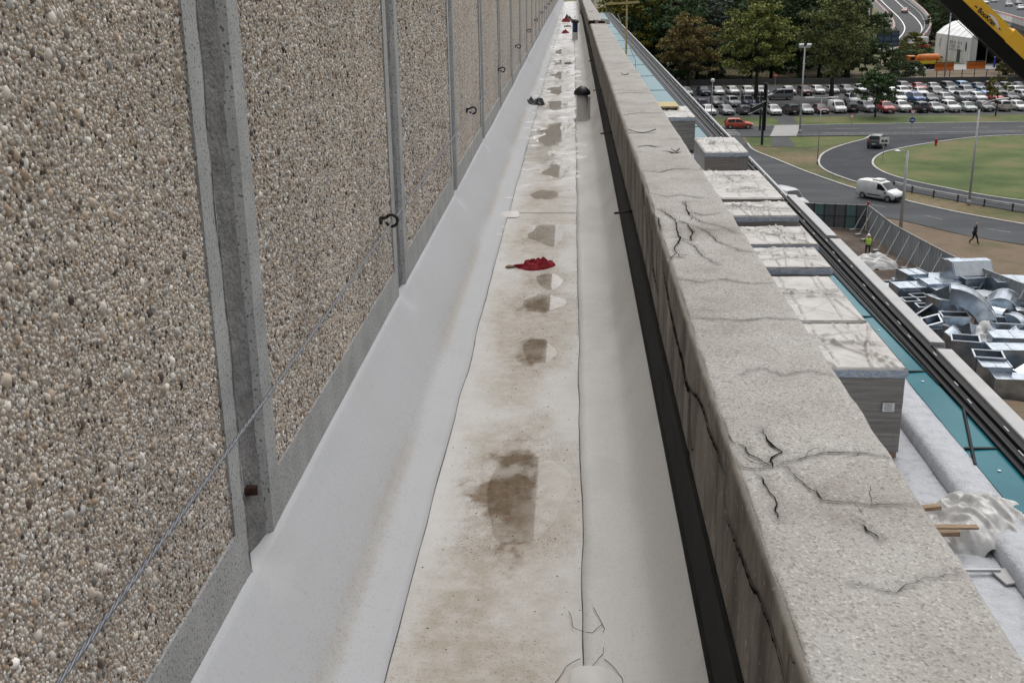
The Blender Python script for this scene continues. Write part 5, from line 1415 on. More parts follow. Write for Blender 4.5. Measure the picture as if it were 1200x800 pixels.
# ---- vehicles
CARS = {
 'hatchback': dict(L=4.0, W=.87, st=[(-1.0, .42, .74, .70, .60, .76), (-.97, .30, .84, .90, .72, .96), (-.90, .22, .87, .93, .66, 1.24), (-.78, .20, .88, .93, .62, 1.44), (-.3, .20, .88, .92, .64, 1.49), (.06, .20, .88, .91, .62, 1.44), (.46, .20, .88, .89, .74, .96), (.80, .22, .86, .80, .72, .87), (.95, .28, .80, .68, .64, .73), (1.0, .36, .68, .56, .55, .62)], sw=(-.80, .30), ww=.64),
 'sedan': dict(L=4.5, W=.88, st=[(-1.0, .42, .74, .70, .62, .78), (-.96, .28, .85, .88, .72, .95), (-.72, .22, .88, .93, .72, .99), (-.42, .20, .88, .93, .62, 1.40), (-.1, .20, .89, .92, .64, 1.45), (.12, .20, .89, .91, .62, 1.41), (.46, .20, .88, .88, .74, .94), (.80, .22, .86, .78, .74, .84), (.95, .28, .80, .66, .66, .71), (1.0, .36, .68, .55, .55, .61)], sw=(-.60, .33), ww=.64),
 'SUV': dict(L=4.4, W=.90, st=[(-1.0, .45, .78, .80, .66, .88), (-.97, .34, .87, 1.02, .76, 1.10), (-.92, .28, .90, 1.05, .72, 1.40), (-.84, .26, .91, 1.06, .68, 1.62), (-.3, .26, .91, 1.05, .70, 1.68), (.08, .26, .91, 1.04, .68, 1.62), (.42, .26, .90, 1.02, .80, 1.10), (.82, .28, .88, .96, .78, 1.03), (.96, .34, .83, .84, .70, .90), (1.0, .42, .72, .68, .60, .76)], sw=(-.84, .28), ww=.63),
 'van': dict(L=4.5, W=.91, st=[(-1.0, .42, .84, .90, .78, 1.40), (-.985, .30, .90, 1.0, .80, 1.72), (-.93, .24, .91, 1.05, .80, 1.82), (-.5, .22, .91, 1.05, .81, 1.86), (.0, .22, .91, 1.04, .80, 1.85), (.22, .22, .91, 1.03, .76, 1.76), (.58, .22, .90, 1.0, .80, 1.12), (.84, .24, .88, .90, .76, .98), (.96, .30, .82, .76, .68, .82), (1.0, .38, .70, .6, .58, .68)], sw=(.06, .46), ww=.64),
}
CARS['minivan'] = dict(CARS['van'], sw=(-.92, .46))
WH = MB().cyl((0, -0.10, 0), (0, 0.10, 0), 0.315, 0.315, 18)
RM = MB().cyl((0, -0.108, 0), (0, 0.108, 0), 0.2, 0.2, 14)
def sec(st, x):
    xs = [s_[0] for s_ in st]
    return [float(np.interp(x, xs, [s_[i] for s_ in st])) for i in range(1, 6)]
def make_car(kind, label, fine=False, blackbump=False):
    c = CARS[kind]; st = c['st']; hl = c['L'] / 2
    t_ = thing('parked_car', label, 'car')
    xs = sorted(set([s_[0] for s_ in st] + list(np.linspace(-.95, .95, 27 if fine else 15))))
    V = []; F = []
    for x in xs:
        zl, w_, zb, wt, zt = sec(st, x)
        arch = max(0.0, 1 - ((abs(x * hl) - c['ww'] * hl) / 0.36) ** 2)
        za = zl + (0.40 * math.sqrt(arch)) * (1 if arch > 0 else 0)
        half = [(0, zl), (w_ * .80, zl), (w_ * .93, max(zl + .02, za * .98)), (w_, max(zl + .14, za + 0.02)), (w_ * 1.01, (zl + zb) / 2 + .10), (w_ * .975, zb), (wt + .01, zt - .07), (wt * .93, zt - .02), (wt * .6, zt + .008), (0, zt + .02)]
        full = half + [(-y, z) for y, z in half[-2:0:-1]]
        V += [(x * hl, y, z) for y, z in full]
    m_ = 18
    for i in range(len(xs) - 1):
        for q in range(m_): F.append((i * m_ + q, i * m_ + (q + 1) % m_, (i + 1) * m_ + (q + 1) % m_, (i + 1) * m_ + q))
    F += [tuple(range(m_)), tuple(range((len(xs) - 1) * m_, len(xs) * m_))]
    body = ob('body', MB().add(V, F), 'car_paint', t_, True)
    # glass
    def screen(xa, xb, nm, mg=.90, o_=0.014):
        P = []; n = 7
        for x in np.linspace(xa, xb, 4):
            zl, w_, zb, wt, zt = sec(st, x)
            for k in range(n):
                v = -1 + 2 * k / (n - 1)
                P.append((x * hl + (o_ if xa > 0 else -o_), v * wt * mg, zt + .012 - .035 * abs(v) ** 3 + o_))
        ob(nm, MB().add(P, [(i * n + k, i * n + k + 1, (i + 1) * n + k + 1, (i + 1) * n + k) for i in range(3) for k in range(n - 1)]), 'car_glass', t_, True)
    zmax = max(q[5] for q in st)
    iroof = max(i for i in range(len(st)) if st[i][5] > zmax - .02)
    fr0, fr1 = st[iroof + 1][0], st[iroof + 2][0]
    screen(fr0 + .03, fr1 - .02, 'windscreen')
    irr = min(i for i in range(len(st)) if st[i][5] > zmax - .07)
    rb = st[irr][0]; rl = st[irr - 1][0] if kind == 'sedan' else st[1][0]
    if kind not in ('van',) or True:
        screen(rl + .012, rb - .012, 'rear_window', .84)
    a, b2 = c['sw']
    segs = [(a, (a + b2) / 2 - .02 - (.03 if kind != 'van' else 0)), ((a + b2) / 2 + (.0 if kind != 'van' else -.4), b2)] if kind != 'van' else [(a, b2)]
    for s_ in (-1, 1):
        for (p0, p1) in segs:
            P = []
            for x in np.linspace(p0, p1, 6):
                zl, w_, zb, wt, zt = sec(st, x)
                for v in (.10, .88):
                    y = w_ * .975 + (wt + .01 - w_ * .975) * v; z = zb + (zt - .07 - zb) * v
                    P.append((x * hl, s_ * (y + .014), z + .006))
            ob('side_window', MB().add(P, [(2 * i, 2 * i + 1, 2 * i + 3, 2 * i + 2) for i in range(5)]), 'car_glass', t_)
    # wheels
    global wheel_me, rim_me
    for sx_ in (-1, 1):
        for sy_ in (-1, 1):
            if 'wheel_me' not in globals():
                wo_ = ob('wheel', WH, 'tyre', t_, True); wheel_me = wo_.data
                for pz in wheel_me.polygons: pz.use_smooth = False
                ro_ = ob('rim', RM, 'rim', wo_); rim_me = ro_.data
            else:
                wo_ = bpy.data.objects.new('wheel', wheel_me); COL.objects.link(wo_); wo_.parent = t_
                ro_ = bpy.data.objects.new('rim', rim_me); COL.objects.link(ro_); ro_.parent = wo_
            wo_.location = (sx_ * c['ww'] * hl, sy_ * (c['W'] - .085), .315)
    zl, w_, zb, wt, zt = sec(st, .955)
    for s_ in (-1, 1):
        ob('headlight', MB().box((.955 * hl, s_ * w_ * .74, zt - .09), (.20, .34, .15), (0, -.3, s_ * -.35)), 'lamp_glass', t_, bevel=.03)
    zl2, w2, zb2, wt2, zt2 = sec(st, -.975)
    for s_ in (-1, 1):
        ob('taillight', MB().box((-.972 * hl, s_ * w2 * .82, zb2 - .02), (.12, .20, .26), (0, .2, s_ * .3)), 'lamp_red', t_, bevel=.02)
    ob('grille', MB().box((1.0 * hl - .02, 0, .50), (.07, .95, .20)), 'bumper_black', t_, bevel=.02)
    ob('number_plate', MB().box((1.0 * hl + .018, 0, .44), (.02, .50, .11)), 'paint_white', t_)
    ob('number_plate', MB().box((-1.0 * hl - .012, 0, .62), (.03, .50, .11)), 'paint_white', t_)
    for s_ in (-1, 1):
        ob('wing_mirror', MB().box((fr1 * hl - .15, s_ * (w_ + .16), zb + .16), (.10, .20, .14)), 'bumper_black' if blackbump else 'car_paint', t_, bevel=.02)
    if blackbump:
        ob('front_bumper', MB().box((1.0 * hl - .10, 0, .42), (.30, 1.62, .34)), 'bumper_black', t_, bevel=.06)
        ob('rear_bumper', MB().box((-1.0 * hl + .06, 0, .44), (.22, 1.66, .26)), 'bumper_black', t_, bevel=.05)
        for s_ in (-1, 1): ob('rub_strip', MB().box((-.05 * hl, s_ * .915, .55), (1.5, .02, .10)), 'bumper_black', t_)
    return t_
PAINT = {'white': (.66, .66, .65), 'silver': (.42, .43, .44), 'grey': (.20, .21, .22), 'dark grey': (.07, .075, .08), 'black': (.014, .015, .017), 'navy': (.02, .03, .07), 'blue': (.03, .09, .28),
         'light blue': (.18, .36, .58), 'red': (.40, .03, .03), 'maroon': (.10, .015, .025), 'orange red': (.52, .07, .025), 'pale green': (.36, .42, .38), 'beige': (.40, .38, .34), 'pink red': (.48, .14, .14)}
PROTO = {}
def car(kind, colour, x, y, ang, label, z=G + .05, group=None, name='parked_car', fine=False, bb=False):
    key = (kind, fine, bb)
    if key not in PROTO:
        PROTO[key] = make_car(kind, label, fine, bb); r = PROTO[key]
    else:
        r = dup(PROTO[key], (0, 0, 0))
    r.name = name
    r.location = (x, y, z); r.rotation_euler = (0, 0, ang)
    r['label'] = label; r['category'] = 'van' if kind == 'van' else 'car'
    if group: r['group'] = group
    elif 'group' in r: del r['group']
    for ch in r.children:
        if ch.data.materials and ch.data.materials[0].name == 'car_paint':
            ch.color = c4(PAINT[colour])
    return r
ROWS = {
 'front': (2.0, [('hatchback', 'white', 21.6, 180.3), ('hatchback', 'grey', 24.4, 180.1), ('hatchback', 'dark grey', 27.1, 180.5, 1), ('hatchback', 'navy', 29.3, 181), ('hatchback', 'white', 31.8, 179.5), ('SUV', 'black', 34.4, 180, 1), ('sedan', 'silver', 36.9, 180.6), ('sedan', 'maroon', 39.3, 181), ('van', 'white', 42.1, 181.6), ('hatchback', 'black', 44.3, 182.4, 1), ('SUV', 'grey', 46.9, 182.4), ('SUV', 'red', 49.6, 181.1), ('SUV', 'white', 52.3, 182), ('SUV', 'black', 54.9, 181.3, 1), ('sedan', 'silver', 57.3, 181.5), ('SUV', 'white', 59.8, 181.5), ('sedan', 'pale green', 62.5, 181.7), ('hatchback', 'dark grey', 65.2, 181.9), ('SUV', 'beige', 67.9, 182.2, 1), ('hatchback', 'white', 70.6, 182.2), ('sedan', 'grey', 73.3, 182.4)]),
 'second': (2.0, [('hatchback', 'black', 18.6, 190.6), ('hatchback', 'navy', 21.4, 190.6, 1), ('SUV', 'dark grey', 24.2, 191), ('SUV', 'silver', 26.9, 191.5), ('SUV', 'navy', 29.5, 192), ('hatchback', 'black', 32.0, 192.2), ('SUV', 'white', 47.3, 193.6), ('hatchback', 'silver', 50.3, 194), ('sedan', 'grey', 53.0, 195), ('van', 'white', 55.6, 196), ('SUV', 'blue', 58.2, 194.8), ('sedan', 'dark grey', 60.7, 195.3), ('hatchback', 'silver', 63.4, 195.6), ('SUV', 'grey', 66.2, 195.5), ('hatchback', 'white', 69.0, 196), ('hatchback', 'red', 71.6, 195.4), ('hatchback', 'dark grey', 74.4, 196), ('SUV', 'silver', 77.0, 197), ('sedan', 'white', 79.6, 197)]),
 'third': (2.0, [('SUV', 'white', 59.0, 205.4), ('sedan', 'white', 62.0, 205.7), ('hatchback', 'dark grey', 64.7, 205.4), ('sedan', 'silver', 67.3, 205.2), ('SUV', 'grey', 70.2, 205.6), ('sedan', 'light blue', 72.9, 204.8), ('hatchback', 'black', 75.6, 205.1), ('SUV', 'white', 78.3, 203.6), ('hatchback', 'dark grey', 81.0, 204)]),
 'rear': (2.0, [('hatchback', 'silver', 20.9, 209.8), ('SUV', 'navy', 24.0, 209.6), ('sedan', 'white', 26.8, 211), ('hatchback', 'white', 29.5, 211), ('SUV', 'white', 32.0, 208.8), ('SUV', 'silver', 34.4, 208.5), ('hatchback', 'white', 39.6, 209.7), ('SUV', 'maroon', 42.2, 208.5), ('hatchback', 'white', 45.0, 210.6), ('sedan', 'silver', 47.7, 211.1), ('hatchback', 'grey', 50.4, 211.4), ('hatchback', 'white', 53.2, 212), ('hatchback', 'black', 55.8, 213), ('sedan', 'white', 58.6, 213), ('SUV', 'dark grey', 61.6, 214.4), ('sedan', 'red', 64.3, 214.5), ('sedan', 'silver', 66.9, 214.2), ('SUV', 'black', 69.5, 213.3), ('SUV', 'light blue', 72.2, 213.6), ('sedan', 'navy', 74.8, 213.4), ('SUV', 'maroon', 77.3, 212.6), ('hatchback', 'dark grey', 79.9, 212.9), ('sedan', 'black', 82.4, 213.8)]),
}
used = set()
def face_cam(x, y, rear, i):
    base = -math.pi / 2 + 0.10
    return base + (math.pi if rear else 0) + (0.05 * math.sin(i * 2.7))
for rn, (off, lst) in ROWS.items():
    for i, e in enumerate(lst):
        kind, colr, x, y = e[:4]; rear = len(e) > 4
        lf = lst[i - 1][1] if i else None; rt = lst[i + 1][1] if i + 1 < len(lst) else None
        nb = f'between {lf} and {rt} cars' if lf and rt else f'at its end beside a {lf or rt} car'
        lb = f'{colr} {kind} in the {rn} parking row {nb}'
        if lb in used: lb = f'{colr} {kind} parked in {rn} row, {nb}'
        used.add(lb)
        car(kind, colr, x, y + 2.1, face_cam(x, y, rear, i), lb, group='cars in the car park')
car('minivan', 'grey', 36.4, 203.4, math.pi + .05, 'long grey minivan parked sideways across the car park lane', group='cars in the car park')
car('hatchback', 'orange red', 23.9, 166.0 - .9, 0.0, 'orange red hatchback driving along the far road past the car park', z=G + .08, name='moving_car', fine=True)
v = car('van', 'white', 30.3, 111.2, -0.86, 'white panel van with black bumpers driving on the near road', z=G + .05, name='delivery_van', fine=True, bb=True)
ob('roof_hatch', MB().box((-0.25, 0, 1.93), (0.9, 1.0, 0.14)), 'paint_white', v, bevel=.04)
car('SUV', 'dark grey', 38.9, 146.2, 1.12, 'dark estate car leaving the loop road towards the junction', z=G + .065, name='moving_car', fine=True)
car('minivan', 'silver', 20.6, 107.3, -1.1, 'pale van roof and windscreen showing above the metal coping', z=G + .05, name='delivery_van', fine=True)

# ---- people
def person(name, label, loc, rz, joints, edges, radii, mat, root=0):
    t_ = thing('person', label, 'person', loc, rz)
    me = bpy.data.meshes.new('figure')
    bm = bmesh.new()
    sk = bm.verts.layers.skin.verify()
    vs = []
    for p, r in zip(joints, radii):
        q = bm.verts.new(p); q[sk].radius = (r, r) if not isinstance(r, tuple) else r; vs.append(q)
    for a, b2 in edges: bm.edges.new((vs[a], vs[b2]))
    vs[root][sk].use_root = True
    bm.to_mesh(me); bm.free()
    me.materials.append(MATS[mat])
    o = bpy.data.objects.new('figure', me); COL.objects.link(o); o.parent = t_
    o.modifiers.new('Skin', 'SKIN').use_smooth_shade = True
    sb = o.modifiers.new('Subdivision', 'SUBSURF'); sb.levels = 1; sb.render_levels = 2
    return t_
def head(t_, x, y, z, hairmat=None):
    hd = ob('head', MB().lathe([(0.045, -0.14), (0.062, -0.105), (0.078, -0.05), (0.085, 0.01), (0.078, 0.06), (0.05, 0.10), (0.012, 0.118)], (0, 0, 0), 16), 'skin', t_, True)
    hd.location = (x, y, z); hd.scale = (1.12, 0.92, 1)
    ob('nose', MB().box((0.088, 0, -0.02), (0.03, 0.022, 0.04), (0, 0.3, 0)), 'skin', hd, bevel=.006)
    for s_ in (-1, 1):
        ob('ear', MB().box((0.0, s_ * 0.086, -0.01), (0.04, 0.015, 0.06)), 'skin', hd, bevel=.005)
        ob('eye', MB().box((0.079, s_ * 0.032, 0.012), (0.012, 0.022, 0.012)), 'cloth_black', hd)
    ob('mouth', MB().box((0.073, 0, -0.068), (0.014, 0.045, 0.008)), 'rust', hd)
    return hd
def hand(t_, p, d=(0, 0, -1)):
    mb = MB(); mb.box((p[0], p[1], p[2] - 0.04), (0.05, 0.03, 0.09))
    for k, L in enumerate((0.06, 0.075, 0.07, 0.055)):
        mb.tube([(p[0] - 0.02 + 0.013 * k, p[1], p[2] - 0.08), (p[0] - 0.018 + 0.014 * k, p[1], p[2] - 0.08 - L * .6), (p[0] - 0.008 + 0.014 * k, p[1], p[2] - 0.08 - L)], 0.008, 5)
    mb.tube([(p[0] + 0.025, p[1], p[2] - 0.03), (p[0] + 0.045, p[1], p[2] - 0.06), (p[0] + 0.045, p[1], p[2] - 0.085)], 0.009, 5)
    ob('hand', mb, 'skin', t_)
# walking, facing local +x; 0 pelvis
J = [(0, 0, .95), (0.02, 0, 1.15), (0.05, 0, 1.38), (0.06, 0, 1.47), (0.07, 0, 1.56), (0, .10, .90), (.20, .10, .50), (.30, .10, .10), (.45, .10, .05), (0, -.10, .90), (-.04, -.10, .50), (-.34, -.10, .16), (-.24, -.10, .04),
     (0.04, .19, 1.40), (-.10, .22, 1.14), (.02, .21, .92), (0.04, -.19, 1.40), (.06, -.23, 1.14), (.22, -.17, 1.02)]
E_ = [(0, 1), (1, 2), (2, 3), (3, 4), (0, 5), (5, 6), (6, 7), (7, 8), (0, 9), (9, 10), (10, 11), (11, 12), (2, 13), (13, 14), (14, 15), (2, 16), (16, 17), (17, 18)]
Rr = [(.17, .13), (.18, .13), (.20, .12), .06, .055, .11, .075, .055, .05, .11, .075, .055, .05, .075, .06, .045, .075, .06, .045]
wk = person('person', 'person in black jacket and dark trousers walking along the dirt verge', (33.0, 92.0, G + 0.03), -0.75, J, E_, Rr, 'cloth_black')
head(wk, 0.08, 0, 1.66); hand(wk, (.03, .21, .89)); hand(wk, (.24, -.17, 1.0))
ob('jacket_hem', MB().lathe([(.20, .82), (.21, .95), (.19, 1.05)], (0, 0, 0), 14), 'cloth_black', wk, True)
ob('trousers_seat', MB().lathe([(.10, .78), (.17, .86), (.175, .95)], (0, 0, 0), 14), 'cloth_grey', wk, True)
J2 = [(0, 0, .95), (0, 0, 1.15), (0.0, 0, 1.38), (0.0, 0, 1.47), (0.02, 0, 1.56), (0, .11, .90), (.02, .13, .50), (0, .15, .10), (.14, .16, .05), (0, -.11, .90), (.02, -.13, .50), (0, -.15, .10), (.14, -.16, .05),
      (0.0, .20, 1.40), (-.02, .28, 1.14), (.14, .24, 1.0), (0.0, -.20, 1.40), (-.02, -.30, 1.16), (.20, -.26, 1.20)]
wr = person('person', 'worker in white helmet and yellow hi-vis vest standing in the yard', (23.3, 87.7, G + 0.035), -1.7, J2, E_, Rr, 'cloth_grey')
hd = head(wr, 0.02, 0, 1.66); hand(wr, (.15, .24, .98)); hand(wr, (.23, -.26, 1.18))
ob('helmet', MB().lathe([(.15, .035), (.125, .045), (.12, .10), (.085, .155), (.02, .18)], (0, 0, 0), 16), 'helmet_white', hd, True)
vst = ob('vest', MB().lathe([(.215, .96), (.225, 1.1), (.235, 1.28), (.215, 1.42), (.11, 1.49)], (0, 0, 0), 18), 'vest_yellow', wr, True)
vst.scale = (.82, 1.06, 1)
ob('reflective_band', MB().lathe([(.231, 1.10), (.235, 1.16)], (0, 0, 0), 18), 'paint_white', vst)

# ---- tarpaulin and galvanised ducts in the yard
tarp = heap('tarpaulin', 22.9, 84.9, G + 0.03, 1.9, 1.5, 1.15, 6, 'pale grey tarpaulin heaped over material beside the worker', 'plastic_sheet', 50, cat='tarpaulin')
DUCTG = 'galvanised ducts dumped in the yard'
def duct(kind, x, y, z, dims, rz, label, tilt=0.0, roll=0.0):
    t_ = thing('air_duct', label, 'duct', (x, y, z), 0, DUCTG)
    t_.rotation_euler = (tilt, roll, rz)
    L, W_, H_ = dims
    if kind == 'box':                      # closed duct length, standing seams round it
        ob('casing', MB().box((0, 0, H_ / 2), (L, W_, H_)), 'galvanised', t_, bevel=.025)
        for u in (-.5, .5):
            ob('flange', MB().box((u * L, 0, H_ / 2), (.05, W_ + .10, H_ + .10)), 'galvanised', t_)
        ob('seam', MB().box((0, 0, H_ + .012), (.03, W_ * .98, .025)), 'galvanised', t_)
    if kind == 'open':                     # open end up: four walls, dark inside, pale rim
        th = .03
        for (cx, cy, sx_, sy_) in ((0, -W_ / 2, L, th), (0, W_ / 2, L, th), (-L / 2, 0, th, W_ - th), (L / 2, 0, th, W_ - th)):
            ob('wall_sheet', MB().box((cx, cy, H_ / 2), (sx_, sy_, H_)), 'galvanised', t_)
        ob('duct_floor', MB().box((0, 0, .04), (L - th, W_ - th, .03)), 'duct_inside', t_)
        rm_ = MB()
        for (cx, cy, sx_, sy_) in ((0, -W_ / 2, L + .12, .09), (0, W_ / 2, L + .12, .09), (-L / 2, 0, .09, W_ - .09), (L / 2, 0, .09, W_ - .09)): rm_.box((cx, cy, H_ + .02), (sx_, sy_, .05))
        ob('rim', rm_, 'duct_rim', t_)
    if kind == 'elbow':                    # quarter bend standing on its end
        n = 12; r0, r1 = L - H_, L
        def arc(r): return [(-L / 2 + r * math.cos(a), r * math.sin(a)) for a in np.linspace(0, math.pi / 2, n)]
        o_, i_ = arc(r1), arc(max(.15, r0))
        ob('bend', MB().prism(o_ + i_[::-1], -W_ / 2, W_ / 2), 'galvanised', t_)
        for s_ in (-1, 1):
            rb_ = MB()
            rb_.tube([(u, s_ * W_ / 2, v) for u, v in o_], .04, 5)
            ob('seam', rb_, 'duct_rim', t_)
    if kind == 'half':                     # half round cowl
        n = 14
        o_ = [(L / 2 * math.cos(a), H_ * math.sin(a)) for a in np.linspace(0, math.pi, n)]
        ob('cowl', MB().prism(o_, -W_ / 2, W_ / 2), 'galvanised', t_)
        for s_ in (-1, 1): ob('seam', MB().tube([(u, s_ * W_ / 2, v) for u, v in o_], .035, 5), 'duct_rim', t_)
    if kind == 'gable':
        ob('casing', MB().prism([(-L / 2, 0), (L / 2, 0), (L / 2, H_ * .62), (L * .18, H_), (-L * .18, H_), (-L / 2, H_ * .62)], -W_ / 2, W_ / 2, 'x'), 'galvanised', t_)
        ob('sloped_lid', MB().box((0, -L * .345, H_ * .825), (W_ * .94, L * .46, .04), (math.atan2(H_ * .38, L * .32), 0, 0)), 'duct_rim', t_)
    if kind == 'drum':
        ob('shell', MB().cyl((0, 0, 0), (0, 0, H_), L / 2, L / 2, 22), 'galvanised', t_, False)
        ob('rim', MB().lathe([(L / 2 + .01, H_ - .04), (L / 2 + .04, H_), (L / 2 + .01, H_ + .03), (L / 2 - .08, H_ + .02)], n=22), 'duct_rim', t_)
    return t_
Y0 = G + 0.05
D = duct
D('open', 22.6, 77.7, Y0, (1.3, .9, .55), .1, 'low open duct section at the left end of the pile by the coping')
D('open', 23.4, 78.3, Y0, (1.1, .9, .6), .15, 'low open duct section second from the left end of the pile')
D('box', 23.7, 77.2, Y0, (1.5, 1.6, 1.5), .2, 'tall narrow closed duct box behind the low flat boxes')
D('box', 22.7, 76.4, Y0, (2.0, 1.5, .7), .1, 'low flat closed duct box near the open sections')
D('box', 23.0, 74.5, Y0, (2.6, 1.6, 1.3), .1, 'wide closed duct box in front of the tall narrow one')
D('box', 24.6, 76.8, Y0, (2.2, 1.7, 1.3), .0, 'closed duct box with bright lid at the middle of the rear stack')
D('box', 24.8, 74.7, Y0, (2.3, 1.5, 1.5), .12, 'closed duct box standing close to the gabled hood')
D('box', 25.1, 73.5, Y0, (2.3, 1.5, 1.3), .18, 'closed duct box in front of its taller twin near the hood')
D('gable', 27.1, 76.1, Y0, (2.2, 2.8, 2.6), .12, 'large gabled metal hood against the grey hoarding')
D('box', 26.6, 77.2, Y0, (1.4, 1.2, 2.3), .2, 'tall dark duct box left of the gabled hood')
D('open', 27.1, 75.1, Y0, (1.7, 1.2, 1.7), .25, 'dark upright duct box before the gabled hood')
D('open', 27.4, 74.5, Y0 + .1, (.9, 1.7, .5), .5, 'flat open frame with pale rim leaning on the dark box', tilt=.95)
D('half', 29.0, 75.7, Y0, (1.4, 1.1, 1.5), .1, 'small arched cowl beside the hoarding')
D('drum', 27.2, 72.9, Y0, (1.6, 1.6, 1.1), .0, 'round drum shaped duct end standing on the earth')
D('half', 27.6, 70.6, Y0, (2.7, 2.4, 1.75), -.45, 'big bright half round cowl right of the round drum')
D('box', 29.5, 73.7, Y0, (3.0, 2.0, 1.9), -.1, 'large closed duct box by the hoarding right of the arched cowl')
D('box', 28.7, 71.1, Y0, (1.5, 1.3, 1.1), .3, 'closed duct box partly behind the big half round cowl')
D('open', 22.2, 72.1, Y0, (1.0, .9, .9), .1, 'small open duct among the dark grid left of the tilted boxes')
D('open', 23.0, 72.9, Y0, (1.0, .9, .95), .2, 'small open duct beside its twin in the dark grid')
D('open', 22.8, 70.9, Y0, (1.0, .9, .85), .0, 'small open duct at the front of the dark grid')
D('box', 24.7, 71.7, Y0 + .7, (1.5, 1.2, .9), .5, 'bright duct box tipped up on the middle of the pile', tilt=-.55, roll=.3)
D('drum', 25.2, 71.3, Y0, (1.2, 1.2, 1.1), .0, 'short round duct collar beside the tipped bright box')
D('elbow', 23.7, 70.2, Y0, (1.7, 1.3, 1.0), .4, 'dark duct bend lying before the tipped bright box')
D('open', 22.7, 69.5, Y0 + .4, (1.6, 1.1, .35), .3, 'shallow open tray tilted toward the coping', tilt=.5, roll=-.5)
D('open', 23.4, 67.0, Y0, (1.6, 1.1, 1.4), -.1, 'tall open topped duct in the middle of the yard pile')
D('elbow', 24.7, 67.4, Y0, (3.0, 1.2, 1.0), -.3, 'huge quarter round duct bend with bright outer curve')
D('half', 26.4, 68.8, Y0, (1.6, 1.5, 1.4), .8, 'curved bright duct shell leaning beside the huge bend')
D('open', 25.9, 67.7, Y0, (.8, .7, .7), .4, 'little open duct cube at the foot of the curved shell')
D('box', 22.8, 68.0, Y0, (2.0, 1.0, .8), .05, 'flat bright duct lid box left of the tall open duct')
D('box', 22.6, 66.3, Y0, (1.8, 1.1, .9), .0, 'closed duct box close to the coping below the bright lid')
D('elbow', 23.0, 65.5, Y0, (1.2, 1.0, .5), .6, 'small angled duct bend with two bright ribs')
D('box', 23.7, 64.7, Y0 + .5, (1.4, 1.3, .8), .5, 'tilted bright duct box beside the white bag', tilt=-.5, roll=.2)
heap('plastic_bag', 24.5, 64.4, Y0 + .1, 1.3, 1.2, 1.7, 12, 'shiny white crumpled plastic among the galvanised ducts', 'paint_white', 40, cat='bag')
D('open', 26.7, 66.7, Y0, (2.4, 1.4, 1.1), -.15, 'wide open topped duct right of the white plastic')
D('box', 25.4, 63.2, Y0, (2.4, 1.6, 1.4), -.1, 'big closed duct box with bright lid near the wide open duct')
D('box', 24.3, 60.6, Y0, (2.2, 1.3, 1.5), -.05, 'big dark sided duct box in front of the bright lid one')
D('open', 22.4, 62.0, Y0, (1.5, 1.3, 1.5), -.25, 'tall dark open duct nearest the gap in the coping')
D('open', 22.6, 58.9, Y0, (1.5, 1.3, 1.6), -.2, 'tall dark open duct beside the narrow lidded boxes')
D('open', 23.9, 63.5, Y0, (.9, .8, .9), .6, 'tiny open duct wedged between the two tall dark ducts')
D('box', 22.5, 57.6, Y0, (1.5, 1.0, 1.5), -.1, 'tall lidded duct box at the near end of the pile')
D('box', 23.0, 56.6, Y0, (1.8, 1.1, 1.2), -.1, 'wide lidded duct box ending the pile by the scrub')
rd = random.Random(12)
shapes = ['box', 'open', 'elbow', 'half', 'drum']
adj = {'box': 'closed duct length', 'open': 'open duct section', 'elbow': 'curved duct bend', 'half': 'arched duct cowl', 'drum': 'round duct collar'}
near = ['the tall narrow box', 'the gabled hood', 'the big half round cowl', 'the huge bend', 'the white plastic', 'the wide open duct', 'the tipped bright box', 'the shallow tray', 'the lidded end boxes']
q = 0
for i, (x, y) in enumerate([(25.9, 71.6), (26.1, 69.4), (27.3, 66.9), (25.2, 65.6), (27.4, 64.9), (26.2, 64.2), (24.9, 61.9), (23.6, 62.2), (23.5, 59.9), (26.0, 61.3), (24.7, 58.9), (25.6, 68.2), (28.3, 68.6), (23.9, 57.2), (26.8, 62.9), (24.2, 67.9), (22.0, 66.6), (22.2, 63.6), (28.0, 72.4), (25.6, 72.6)]):
    k = shapes[i % 5] if i != 7 else 'open'
    sz = rd.uniform(.6, 1.0)
    word = ('small', 'tilted', 'dull', 'shiny')[i // 5]
    D(k, x, y, Y0 + rd.uniform(0, .7), (1.3 * sz, .9 * sz, .85 * sz), rd.uniform(-1.2, 1.2), f'{word} {adj[k]} lying near {near[(i * 4) % 9]}', tilt=rd.uniform(-.5, .5), roll=rd.uniform(-.45, .45))
setp(ob('timber_board', MB().box((22.9, 54.6, G + .12), (1.6, .5, .1), (0, 0, .2)), 'timber', None), 'brown board lying on the earth before the lidded duct boxes', 'board')

# ---- crane boom reaching over the yard
cr = thing('mobile_crane', 'yellow and black mobile crane with boom rising over the site', 'crane', (0, 38, 0))
p0 = Vector((12.30, 0, 0.68)); p1 = Vector((14.17, 0, -0.92))
axd = (p1 - p0).normalized(); n1 = Vector((-axd.z, 0, axd.x)); n1 = n1 if n1.x > 0 else -n1
if n1.z < 0: n1 = -n1
n2 = Vector((0, -1, 0))
def boompart(name, prof, s0, s1, mat, bev=0):
    P = []
    for s_ in (s0, s1):
        c_ = p0 + axd * s_
        P += [tuple(c_ + n1 * a + n2 * b2) for a, b2 in prof]
    n = len(prof)
    return ob(name, MB().add(P, [tuple(range(n - 1, -1, -1)), tuple(range(n, 2 * n))] + [(i, (i + 1) % n, n + (i + 1) % n, n + i) for i in range(n)]), mat, cr, bevel=bev)
boompart('boom_side', [(0.0, .30), (.36, .22), (.40, .16), (.40, -.30), (0.0, -.30)], -9, 26.0, 'crane_yellow', .02)
boompart('boom_underside', [(-.40, -.28), (-.40, .02), (-.006, .29), (-.006, -.30)], -9, 26.0, 'crane_black')
